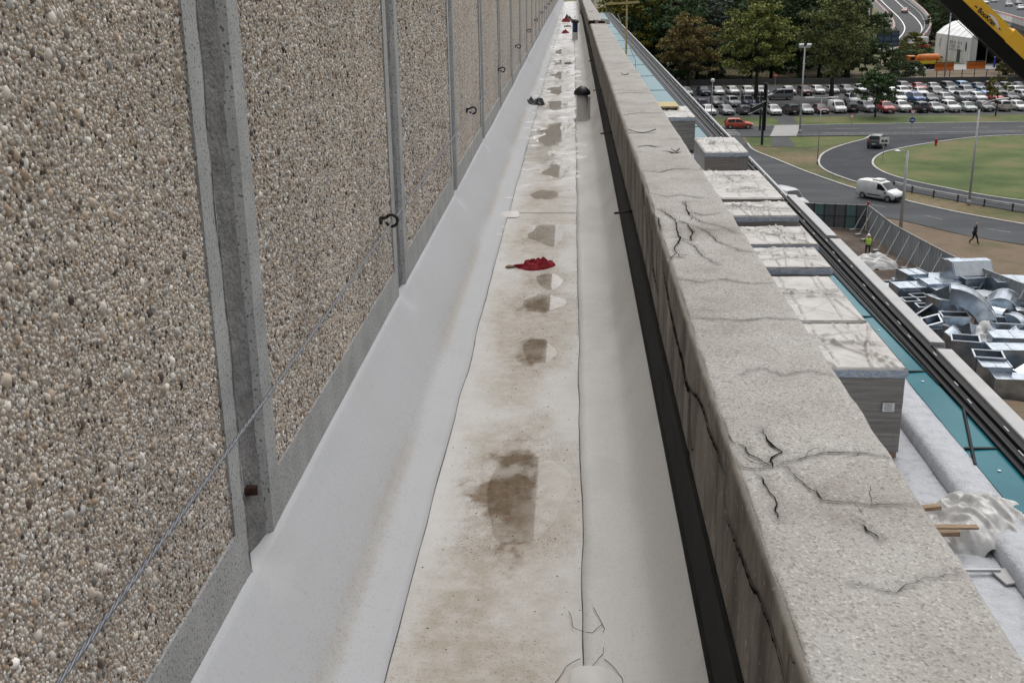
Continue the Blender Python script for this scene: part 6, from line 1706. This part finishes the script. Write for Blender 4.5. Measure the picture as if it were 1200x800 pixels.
boompart('boom_edge', [(.385, .20), (.43, .19), (.43, .10), (.385, .10)], -9, 1.75, 'truck_yellow')
boompart('boom_collar', [(-.02, .315), (.46, .23), (.48, .10), (.48, -.32), (-.02, -.32)], 1.95, 26.0, 'crane_yellow', .01)
boompart('guide_line', [(-.50, .0), (-.485, .0), (-.485, .015), (-.50, .015)], -9, 26.0, 'pole_dark')
# lettering on the boom
nface = ((n2 * .36 + n1 * .08)).normalized()
upf = (n1 * .36 - n2 * .08).normalized()
def textmesh(body, size, name, mat, parent, origin, right, up, out=0.012, sx=1.0, bold=0.02):
    cu = bpy.data.curves.new(name, 'FONT'); cu.body = body; cu.size = size; cu.extrude = 0.002; cu.offset = bold * size
    cu.align_x = 'LEFT'
    to = bpy.data.objects.new(name, cu); COL.objects.link(to)
    dg = bpy.context.evaluated_depsgraph_get()
    me = bpy.data.meshes.new_from_object(to.evaluated_get(dg))
    bpy.data.objects.remove(to)
    nn = Vector(right).cross(Vector(up)).normalized()
    M = Matrix((Vector(right) * sx, Vector(up), nn)).transposed()
    for vv in me.vertices: vv.co = Vector(origin) + M @ vv.co + nn * out
    me.materials.clear()
    return link_mesh(name, me, mat, parent)
bside = cr.children[0]
o0 = p0 + axd * 0.60 + n2 * .30 + upf * .07
textmesh('BooKran', 0.215, 'lettering', 'decal_black', bside, o0, axd, upf, .016, 0.95, .03)
sw = MB(); P = []
for k in range(13):
    u = k / 12
    c_ = p0 + n2 * .30 + axd * (0.92 + u * .66) + nface * .006
    hgt = .235 + .06 * math.sin(math.pi * u) - .15 * u * u
    P += [tuple(c_ + upf * (hgt - .05 * math.sin(math.pi * u) - .01)), tuple(c_ + upf * (hgt + .035 * math.sin(math.pi * u)))]
sw.add(P, [(2 * k, 2 * k + 1, 2 * k + 3, 2 * k + 2) for k in range(12)])
ob('swoosh', sw, 'paint_white', bside)
for s0_, L_ in ((.44, .10), (1.50, .09)):
    c_ = p0 + axd * s0_ + n2 * .30 + upf * .12 + nface * .012
    ob('dash_mark', MB().add([tuple(c_), tuple(c_ + axd * L_), tuple(c_ + axd * L_ + upf * .04), tuple(c_ + upf * .04)], [(0, 1, 2, 3)]), 'decal_black', bside)
# carrier the boom stands on
bx = 14.17 + axd.x * 23.2; bz = -0.92 + axd.z * 23.2
ob('chassis', MB().box((31.0, 0.0, G + 1.25), (11, 2.5, .7)), 'crane_black', cr, bevel=.05)
ob('turret', MB().box((30.6, 0.2, G + 2.5), (3.0, 2.3, 1.9)), 'crane_yellow', cr, bevel=.08)
ob('driver_cab', MB().box((35.3, 0, G + 2.2), (1.9, 2.4, 1.9)), 'crane_yellow', cr, bevel=.12)
for wx in (26.8, 28.2, 32.5, 34.0):
    for wy in (-1.05, 1.05):
        ob('wheel', MB().cyl((wx, wy - .2, G + .62), (wx, wy + .2, G + .62), .6, .6, 20), 'tyre', cr)

# ---- storage tent and depot vehicles
TX, TY = 93.0, 276.0
tn = thing('storage_tent', 'white arched storage tent with dark open front in the depot', 'tent', (TX, TY, G), -0.0)
tn.rotation_euler = (0, 0, 0.03)
prof = [(0, 0), (0, 6.0), (1.6, 7.5), (3.8, 8.7), (6.6, 9.3), (9.4, 8.7), (11.6, 7.5), (13.2, 6.0), (13.2, 0)]
def shell(idx, name, mat, y0=0.0, y1=24.0, th=.08):
    mb = MB()
    for i in idx:
        a, b2 = prof[i], prof[i + 1]
        mb.add([(a[0], y0, a[1]), (b2[0], y0, b2[1]), (b2[0], y1, b2[1]), (a[0], y1, a[1])], [(0, 1, 2, 3)])
    ob(name, mb, mat, tn)
shell([0], 'side_wall', 'tent_grey')
shell([7], 'side_wall', 'tent_grey')
shell([1, 2, 3, 4, 5, 6], 'roof', 'tent_white')
bk = MB().add([(x, 24, z) for x, z in prof], [tuple(range(9))]); ob('back_wall', bk, 'concrete_dark', tn)
gb = MB().add([(x, 0.02, z) for x, z in prof[1:8]], [tuple(range(7))]); ob('front_gable', gb, 'tent_white', tn)
for x in (0.1, 13.1): ob('front_post', MB().box((x, -0.05, 3.0), (.25, .3, 6.0)), 'paint_white', tn)
ob('door_curtain', MB().box((1.0, 0.1, 3.0), (1.3, .12, 5.9)), 'tent_grey', tn)
for k in range(7): ob('rib', MB().tube([(x * 1.0 + (-.04 if x < 6.6 else .04), 0.2 + k * 3.95, z + .04) for x, z in prof], .06, 5), 'tent_white', tn)
ob('side_door', MB().box((-.05, 7.0, 1.5), (.08, 2.0, 3.0)), 'concrete_dark', tn)
# worn, unreadable lettering on the side: two lines and an oval crest
tx_ = MB(); r_ = random.Random(4)
for row, z, n in ((0, 4.5, 8), (1, 3.55, 7), (2, 2.75, 9)):
    for k in range(n):
        if k == 4 and row < 2: continue
        y = 13.5 - k * 1.05
        hh = (.62, .8, .3)[row]
        tx_.box((-.045, y, z), (.02, .16, hh)); 
        if r_.random() < .8: tx_.box((-.045, y - .28, z + hh / 2 - .08), (.02, .4, .15))
        if r_.random() < .6: tx_.box((-.045, y - .28, z), (.02, .4, .13))
        if r_.random() < .6: tx_.box((-.045, y - .5, z - .05), (.02, .14, hh * .8))
sw_ = [c for c in tn.children if c.name.startswith('side_wall')][0]
ob('worn_lettering', tx_, 'print_grey', sw_, kind='stuff')
ob('oval_crest', MB().prism([(2.6 + .42 * math.cos(a), 3.9 + 1.15 * math.sin(a)) for a in np.linspace(0, 2 * math.pi, 20, endpoint=False)], -.055, -.045, 'x'), 'plastic_black', sw_)
ob('oval_crest', MB().prism([(20.5 + .42 * math.cos(a), 3.9 + 1.15 * math.sin(a)) for a in np.linspace(0, 2 * math.pi, 20, endpoint=False)], -.055, -.045, 'x'), 'print_grey', sw_)
def salt_truck(loc, rz, label):
    t_ = thing('salt_truck', label, 'truck', loc, rz)
    ob('chassis', MB().box((0, 0, .85), (7.6, 1.6, .35)), 'bumper_black', t_)
    ob('tank', MB().lathe([(.25, -2.5), (1.05, -2.3), (1.15, 0), (1.15, 1.8), (1.05, 2.4), (.3, 2.6)], (0, 0, 0), 18), 'truck_orange', t_, True)
    t_.children[-1].rotation_euler = (0, math.pi / 2, 0); t_.children[-1].location = (.9, 0, 2.15)
    ob('side_panel', MB().box((.9, -1.18, 1.55), (4.4, .06, .75)), 'truck_yellow', t_)
    ob('panel_lettering', MB().box((.7, -1.225, 1.6), (1.6, .02, .22)), 'bumper_black', t_.children[-1])
    ob('cab', MB().box((-3.0, 0, 1.95), (1.7, 2.3, 2.0)), 'truck_orange', t_, bevel=.12)
    ob('cab_window', MB().box((-3.1, -1.165, 2.35), (1.0, .02, .7)), 'car_glass', t_)
    ob('plough_blade', MB().prism([(-.2, 0), (.1, .1), (.25, .6), (.05, 1.2), (-.25, 1.2), (-.05, .6)], -1.5, 1.5), 'truck_orange', t_).location = (-4.8, 0, .1)
    for wx in (-2.8, 1.4, 2.8):
        for wy in (-1.0, 1.0): ob('wheel', MB().cyl((wx, wy - .15, .5), (wx, wy + .15, .5), .5, .5, 16), 'tyre', t_)
    return t_
salt_truck((79.2, 264.5, G + .05), 0.1, 'orange salt truck with yellow side panel parked in the depot')
def blade(loc, label, col='truck_orange'):
    t_ = thing('snow_plough', label, 'snow plough', loc, 0.06)
    ob('blade', MB().prism([(-.35, 0), (-.1, .0), (.15, .7), (-.05, 1.5), (-.3, 1.5), (-.05, .7)], -2.1, 2.1, 'x'), col, t_)
    ob('mount', MB().box((0, .8, .8), (1.4, 1.0, .5)), 'pole_dark', t_)
    ob('deflector', MB().box((0, .1, 1.62), (4.2, .35, .2)), 'pole_dark', t_)
blade((90.3, 263.0, G + .05), 'orange snow plough blade standing before the tent opening')
blade((82.6, 260.6, G + .05), 'orange and red plough blade standing beside the salt truck')
rb = thing('waste_bin', 'red bin standing right of the tent opening', 'bin', (101.0, 268.0, G + .05))
ob('bin_body', MB().box((0, 0, 1.2), (1.3, 1.1, 2.4), None, 1.1), 'paint_red', rb, bevel=.05); ob('lid', MB().box((0, 0, 2.5), (1.5, 1.3, .15)), 'paint_red', rb)
for k, x in enumerate((95.6, 97.3)):
    q = thing('bollard', ('dark blue' if k == 0 else 'pale') + ' post standing by the red bin', 'bollard', (x, 266.5, G + .05))
    ob('post', MB().cyl((0, 0, 0), (0, 0, 2.2), .22, .2, 10), 'paint_blue' if k == 0 else 'pole_grey', q); ob('cap', MB().lathe([(.26, 2.2), (.2, 2.3), (.05, 2.36)], n=10), 'pole_grey', q)
pc = thing('parked_digger', 'red and white machine half hidden beside the tent', 'machine', (87.0, 292.0, G))
ob('machine_body', MB().box((0, 0, 2.6), (2.4, 3.5, 2.2)), 'paint_red', pc, bevel=.2); ob('machine_cab', MB().box((0, .4, 4.6), (1.8, 2.0, 1.8)), 'paint_white', pc, bevel=.15)
for wy in (-1.4, 1.4):
    for wx in (-.9, .9): ob('wheel', MB().cyl((wx - .2, wy, .8), (wx + .2, wy, .8), .8, .8, 14), 'tyre', pc)
bb = thing('billboard', 'dark blue back of a billboard above the bushes', 'billboard', (73.5, 275, G), 0.05)
ob('panel', MB().box((0, 0, 6.2), (5.2, .12, 3.5)), 'billboard_blue', bb)
for x in (-2.5, -.9, .8, 2.5): ob('stiffener', MB().box((x, -.12, 6.2), (.14, .1, 3.5)), 'pole_dark', bb)
for z in (4.5, 5.6, 6.8, 7.9): ob('stringer', MB().box((0, -.14, z), (5.2, .1, .14)), 'pole_dark', bb)
for x in (-1.2, 1.4): ob('leg', MB().box((x, .1, 2.3), (.22, .22, 4.6)), 'pole_dark', bb)

# ---- depot fence and low boundary wall behind the car park
fe = thing('depot_fence', 'thin post and wire fence on the dry bank behind the car park', 'fence', (0, 0, 0))
P = resample([(58, 234), (64.6, 235.5), (76.5, 236), (90.7, 238), (112, 241)], 22, False)
for p in P: ob('fence_post', MB().box((p[0], p[1], G + 1.1), (.12, .12, 2.2)), 'pole_dark', fe)
for z in (.6, 1.3, 2.0): ob('wire', MB().tube([(p[0], p[1], G + z) for p in P], .025, 4), 'pole_dark', fe)
lw = ob('boundary_wall', MB().box((70, 231.5, G + .55), (122, .5, 1.1)), 'concrete_dark', None)
setp(lw, 'low dark boundary wall along the back of the car park', 'wall')
bnk = ribbon('dry_bank', [(55, 233), (90, 234), (130, 236)], [(55, 256), (90, 262), (130, 262)], G + .05, 'verge_earth', 20)

# ---- highway ramp and overpass
rows = [(470, -6.6, (114.5, 116.6, 118, 123.4, 125.9, 128.2)), (430, -8.96, (107.9, 110.0, 111.2, 116.4, 118.8, 121.3)), (400, -10.98, (103.4, 105.1, 106.4, 111.4, 114.8, 116.7)), (375, -12.79, (99.7, 100.9, 103.0, 108.1, 110.8, 112.3)), (352, -14.36, (95.4, 95.9, 98.7, 103.7, 105.4, 106.9)), (340, -15.48, (92.1, 92.8, 95.5, 100.6, 101.8, 102.7)), (330, -17.06, (87.2, 88.1, 91.2, 96.2, 97.3, 98.3)), (322, -18.87, (82.0, 83.0, 86.2, 90.8, 92.2, 93.1)), (316, -19.9, (72, 73, 77, 83, 84.5, 85.5))]
A_ = np.array([[r[2][0], r[0], r[1], r[2][1], r[2][2], r[2][3], r[2][4], r[2][5]] for r in rows])
A_ = resample(A_, 60)
rp_ = thing('highway_ramp', 'curving concrete highway ramp with red striped barriers', 'ramp', (0, 0, 0))
def rstrip(name, c0, c1, dz0, dz1, mat, thick=0.0):
    V = []; F = []
    def col(a, c): return a[c] if isinstance(c, int) else c(a)
    for a in A_:
        V += [(col(a, c0), a[1], a[2] + dz0), (col(a, c1), a[1], a[2] + dz1)]
    for i in range(len(A_) - 1): F.append((2 * i, 2 * i + 1, 2 * i + 3, 2 * i + 2))
    ob(name, MB().add(V, F), mat, rp_)
rstrip('deck', 0, 7, 0, 0, 'asphalt_lot')
rstrip('edge_line', lambda a: a[4] - .12, lambda a: a[4] + .22, .03, .03, 'paint_white')
rstrip('edge_line', lambda a: a[5] - .22, lambda a: a[5] + .12, .03, .03, 'paint_white')
for c0, c1, nm in ((0, 3, 'barrier'), (7, 6, 'barrier')):
    sgn = 1 if c0 == 0 else -1
    rstrip('barrier', lambda a: a[c0], lambda a: a[c0] + sgn * .02, -1.3, .95, 'concrete_bridge')
    rstrip('barrier_top', lambda a: a[c0] + sgn * .02, lambda a: a[c0] + sgn * .55, .95, .95, 'concrete_bridge')
    rstrip('barrier', lambda a: a[c0] + sgn * .55, lambda a: a[c0] + sgn * .75, .95, .02, 'concrete_bridge')
    for i in range(0, 58, 2):
        a, b2 = A_[i], A_[i + 1]
        ob('red_stripe', MB().add([(a[c0] + sgn * .10, a[1], a[2] + 1.0), (a[c0] + sgn * .45, a[1], a[2] + 1.0), (b2[c0] + sgn * .45, b2[1], b2[2] + 1.0), (b2[c0] + sgn * .10, b2[1], b2[2] + 1.0)], [(0, 1, 2, 3)]), 'paint_red', rp_)
rstrip('inner_rail', lambda a: a[6] - .9, lambda a: a[6] - .75, .75, .75, 'concrete_bridge')
rstrip('inner_rail', lambda a: a[6] - .75, lambda a: a[6] - .7, .75, .45, 'pole_grey')
rstrip('soffit', 0, 7, -1.3, -1.3, 'concrete_dark')
for i in (6, 16, 26, 34):
    a = A_[i]; 
    for c in (a[0] + 2, a[7] - 2): ob('pier', MB().box((c, a[1], (a[2] - 1.3 + G) / 2), (.9, 1.2, a[2] - 1.3 - G)), 'concrete_bridge', rp_)
car('hatchback', 'pink red', 107.9, 386, -1.95, 'pale red car coming down the curving highway ramp', z=-11.85, name='moving_car')
ov = thing('overpass', 'wide concrete motorway overpass with striped parapet beyond the depot', 'bridge', (0, 0, 0))
oa, obp = Vector((97.6, 257.6, -9.0)), Vector((117.0, 341.5, -9.0))
od = (obp - oa).normalized(); on = Vector((od.y, -od.x, 0))
st_, en_ = oa - od * 60, oa + od * 260
def ostrip(name, o0, o1, z0, z1, mat, a=st_, b2=en_):
    ob(name, MB().add([tuple(a + on * o0 + Vector((0, 0, z0))), tuple(a + on * o1 + Vector((0, 0, z1))), tuple(b2 + on * o1 + Vector((0, 0, z1))), tuple(b2 + on * o0 + Vector((0, 0, z0)))], [(0, 1, 2, 3)]), mat, ov)
ostrip('deck', 0.3, 32, -1.0, -1.0, 'asphalt_old')
ostrip('parapet_wall', 0, 0, -1.6, 0, 'concrete_bridge')
ostrip('parapet_top', 0, .35, 0, 0, 'concrete_bridge')
ostrip('parapet_back', .35, .35, 0, -1.0, 'concrete_bridge')
ostrip('edge_beam', .05, .05, -2.6, -1.6, 'concrete_dark')
ostrip('soffit', .05, 32, -2.6, -2.6, 'concrete_dark')
ostrip('far_parapet', 32, 32, -2.6, 0, 'concrete_bridge')
for k in range(90):
    a = st_ + od * (k * 3.4); b2 = a + od * 1.7
    ostrip('red_stripe', -.02, -.02, -.38, -.02, 'paint_red', a, b2)
for k in range(7):
    c_ = st_ + od * (20 + k * 38)
    for o_ in (5, 20):
        q = c_ + on * o_
        ob('pier', MB().box((q.x, q.y, (G - 11.6) / 2), (1.4, 1.4, -11.6 - G)), 'concrete_dark', ov)
for k, (kind, colr, s_, o_, fl, lb) in enumerate((('van', 'white', 165, 12, 0, 'white van driving on the motorway overpass behind a white hatchback'), ('hatchback', 'white', 146, 7.2, 0, 'white hatchback on the overpass before a white van'), ('SUV', 'silver', 117, 11, 0, 'silver SUV on the overpass beside a dark car'), ('hatchback', 'dark grey', 134, 16, 0, 'dark hatchback on the overpass far lane'), ('sedan', 'white', 86, 10.5, 0, 'white sedan on the overpass closest to the striped parapet'))):
    q = oa + od * s_ + on * o_
    car(kind, colr, q.x, q.y, math.atan2(-od.y, -od.x), lb, z=-9.98, name='moving_car')

# ============================================================ TREES
def crown_mesh(seed, H, Rx, base, leaf, n_clump, per, flat=1.0, top=1.0):
    r_ = np.random.default_rng(seed)
    u = r_.normal(size=(n_clump, 3)); u /= np.linalg.norm(u, axis=1)[:, None]
    rad = r_.uniform(0.25, 1.0, n_clump) ** 0.45
    hc = (H - base) / 2
    lump = 0.78 + 0.45 * r_.random(n_clump)
    C_ = u * rad[:, None] * np.array([Rx * 0.86, Rx * 0.86, hc * 0.88])[None] * lump[:, None]
    egg = np.clip(1.12 - 0.28 * (C_[:, 2] / hc), 0.55, 1.35)
    C_[:, 0] *= egg; C_[:, 1] *= egg
    C_[:, 2] += base + hc
    C_[:, 2] = np.minimum(C_[:, 2], H * 1.02)
    cr_ = Rx * r_.uniform(0.14, 0.27, n_clump)
    n = n_clump * per
    ci = np.repeat(np.arange(n_clump), per)
    v = r_.normal(size=(n, 3)); v /= np.linalg.norm(v, axis=1)[:, None]
    v[:, 2] = np.where(v[:, 2] < -0.3, -v[:, 2] * 0.6, v[:, 2])
    P = C_[ci] + v * (cr_[ci] * r_.uniform(0.55, 1.1, n))[:, None] * np.array([1, 1, 0.72])
    a = r_.normal(size=(n, 3)); nrm = v * 0.8 + a * 0.55; nrm /= np.linalg.norm(nrm, axis=1)[:, None]
    t1 = np.cross(nrm, r_.normal(size=(n, 3))); t1 /= np.linalg.norm(t1, axis=1)[:, None]
    t2 = np.cross(nrm, t1)
    s_ = leaf * r_.uniform(0.55, 1.25, n)
    V = np.stack([P + t1 * s_[:, None], P + t2 * (s_ * .62)[:, None] + nrm * (s_ * .15)[:, None], P - t1 * s_[:, None], P - t2 * (s_ * .62)[:, None] + nrm * (s_ * .15)[:, None]], 1).reshape(-1, 3)
    F = np.arange(4 * n).reshape(-1, 4)
    return npmesh('crown', V, F), C_
def trunk_mesh(seed, H, base, r0, C_):
    rr = random.Random(seed)
    mb = MB()
    top = base + (H - base) * 0.55
    pts = [(0, 0, 0)] + [(rr.uniform(-.25, .25) * k / 4, rr.uniform(-.25, .25) * k / 4, top * k / 5) for k in range(1, 6)]
    mb.tube(pts, [r0 * 1.25, r0, r0 * .85, r0 * .7, r0 * .5, r0 * .25], 8)
    for c_ in C_[::max(1, len(C_) // 16)]:
        k = rr.randint(2, 4); a = Vector(pts[k]); b2 = Vector(c_)
        m_ = a.lerp(b2, .5) + Vector((0, 0, -.06 * (b2 - a).length + .2))
        mb.tube([a, m_, b2], [r0 * .42, r0 * .25, r0 * .07], 5)
    return mb
def tree(name, label, loc, H, Rx, base, leafm, seed, leaf=.30, ncl=75, per=80, r0=.28, group=None, cat='tree'):
    t_ = thing(name, label, cat, loc, random.uniform(0, 6), group)
    me, C_ = crown_mesh(seed, H, Rx, base, leaf, ncl, per)
    link_mesh('crown', me, leafm, t_)
    ob('trunk', trunk_mesh(seed, H, base, r0, C_), 'bark', t_, True)
    return t_
tree('broadleaf_tree', 'large yellow green broadleaf tree standing in the car park', (31.6, 199, G), 18.6, 6.3, 3.8, 'leaf_green', 3, .26, 120, 120, .36)
tree('broadleaf_tree', 'large dull olive tree with bare gaps among the parked cars', (44.6, 199.5, G), 18.2, 6.3, 3.6, 'leaf_olive', 4, .22, 120, 95, .36)
tree('autumn_tree', 'round brown autumn tree behind the car park', (22.0, 220, G), 15.4, 5.6, 2.8, 'leaf_brown', 5, .24, 110, 105, .28)
tree('young_tree', 'small dark green tree at the front edge of the car park', (46.4, 177.0, G), 7.4, 3.4, 1.8, 'leaf_deep', 6, .19, 70, 80, .13)
tree('young_tree', 'small sparse yellowing tree by the front parking row', (64.7, 177.4, G), 6.6, 2.0, 2.4, 'leaf_yellow', 7, .15, 36, 34, .10)
WG = 'trees of the wood behind the car park'
kinds = [('leaf_dark', 'tall dark green tree in the wood behind the car park'), ('leaf_deep', 'tall deep green tree in the wood behind the car park'), ('leaf_olive', 'tall olive tree in the wood behind the car park'), ('leaf_silver', 'silvery leaved tree in the wood behind the car park'), ('leaf_yellow', 'yellow green tree in the wood behind the car park'), ('leaf_rust', 'purplish brown tree deep in the wood')]
protos = {}
def wood(kind, x, y, s, seed):
    lm, lb = kinds[kind]
    if kind not in protos:
        protos[kind] = tree('woodland_tree', lb, (x, y, G), 19, 6.2, -1.0, lm, 50 + kind, .34, 95, 80, .3, WG); r = protos[kind]
        r.scale = (s, s, s)
    else:
        r = dup(protos[kind], (x, y, G), seed * 1.7, (s, s, s * random.uniform(.9, 1.12)))
    return r
rw = random.Random(3)
spots = [(4, 10.5, 262), (1, 14.5, 250), (0, 18, 262), (4, 13.0, 239), (1, 17.5, 241), (0, 26, 243), (3, 29.2, 238), (0, 32, 250), (0, 37, 241), (3, 31.5, 256), (5, 26, 268), (1, 42, 246), (0, 47, 241), (0, 52, 246), (0, 57, 241), (1, 59, 252), (2, 12, 280), (0, 18, 285), (1, 27, 290), (0, 36, 280), (0, 45, 272), (0, 54, 268), (1, 58, 274), (0, 56, 292), (0, 52, 305), (1, 22, 234), (0, 50, 258)]
for i, (k, x, y) in enumerate(spots): wood(k, x, y, rw.uniform(.92, 1.2), i)
# darker growth beyond the bridges and behind the boom
for i, (k, x, y) in enumerate([(0, 118, 330), (0, 126, 318), (5, 122, 300), (5, 130, 292), (0, 112, 352), (0, 120, 372), (5, 138, 300), (0, 108, 356), (0, 128, 350), (5, 118, 290)]):
    wood(k, x, y, rw.uniform(.42, .52), 60 + i)
for i, (k, x, y) in enumerate([(0, 122, 398), (1, 118, 378), (0, 113.5, 360), (0, 126, 424), (1, 125, 408), (0, 110, 348), (0, 131, 446), (0, 128, 436)]):
    wood(k, x, y, rw.uniform(.62, .8), 80 + i)
BG = 'bushes on the bank below the ramp'
def bush(label, x, y, H, Rx, lm, seed, leaf=.22):
    t_ = thing('bush', label, 'bush', (x, y, G), 0, BG)
    me, C_ = crown_mesh(seed, H, Rx, -.3, leaf, 45, 75)
    link_mesh('foliage', me, lm, t_)
    ob('stem', trunk_mesh(seed, H, .3, .08, C_), 'bark', t_)
for i, a in enumerate((('yellow green bush rising over the ramp foot', 83.5, 291, 7.0, 3.6, 'leaf_yellow', 81), ('dark green bush under the billboard', 72.5, 266, 4.6, 3.2, 'leaf_dark', 82), ('broad dull green bush left of the tent', 83.0, 280, 4.4, 4.4, 'leaf_deep', 83), ('olive bush beside the salt truck', 78.5, 275, 5.4, 4.2, 'leaf_olive', 84), ('low dark bush behind the boundary wall', 68.5, 240, 4.0, 3.6, 'leaf_dark', 85), ('small olive shrub on the dry bank', 97, 245, 2.6, 2.2, 'leaf_olive', 86), ('yellow flecked shrub on the dry bank near the fence end', 91.5, 247, 3.2, 2.0, 'leaf_yellow', 87), ('dark ivy covered mound under the ramp', 87, 330, 6, 6, 'leaf_olive', 88), ('rusty bush beside the overpass pier', 104, 262, 4.5, 3.4, 'leaf_rust', 89))):
    bush(*a)
# scrub at the foot of the facade
sc_ = heap('scrub_patch', 22.4, 53.6, G + .02, 5.0, 2.6, .55, 31, 'patch of low dry scrub at the near end of the yard', 'verge_earth', 40, cat='scrub')
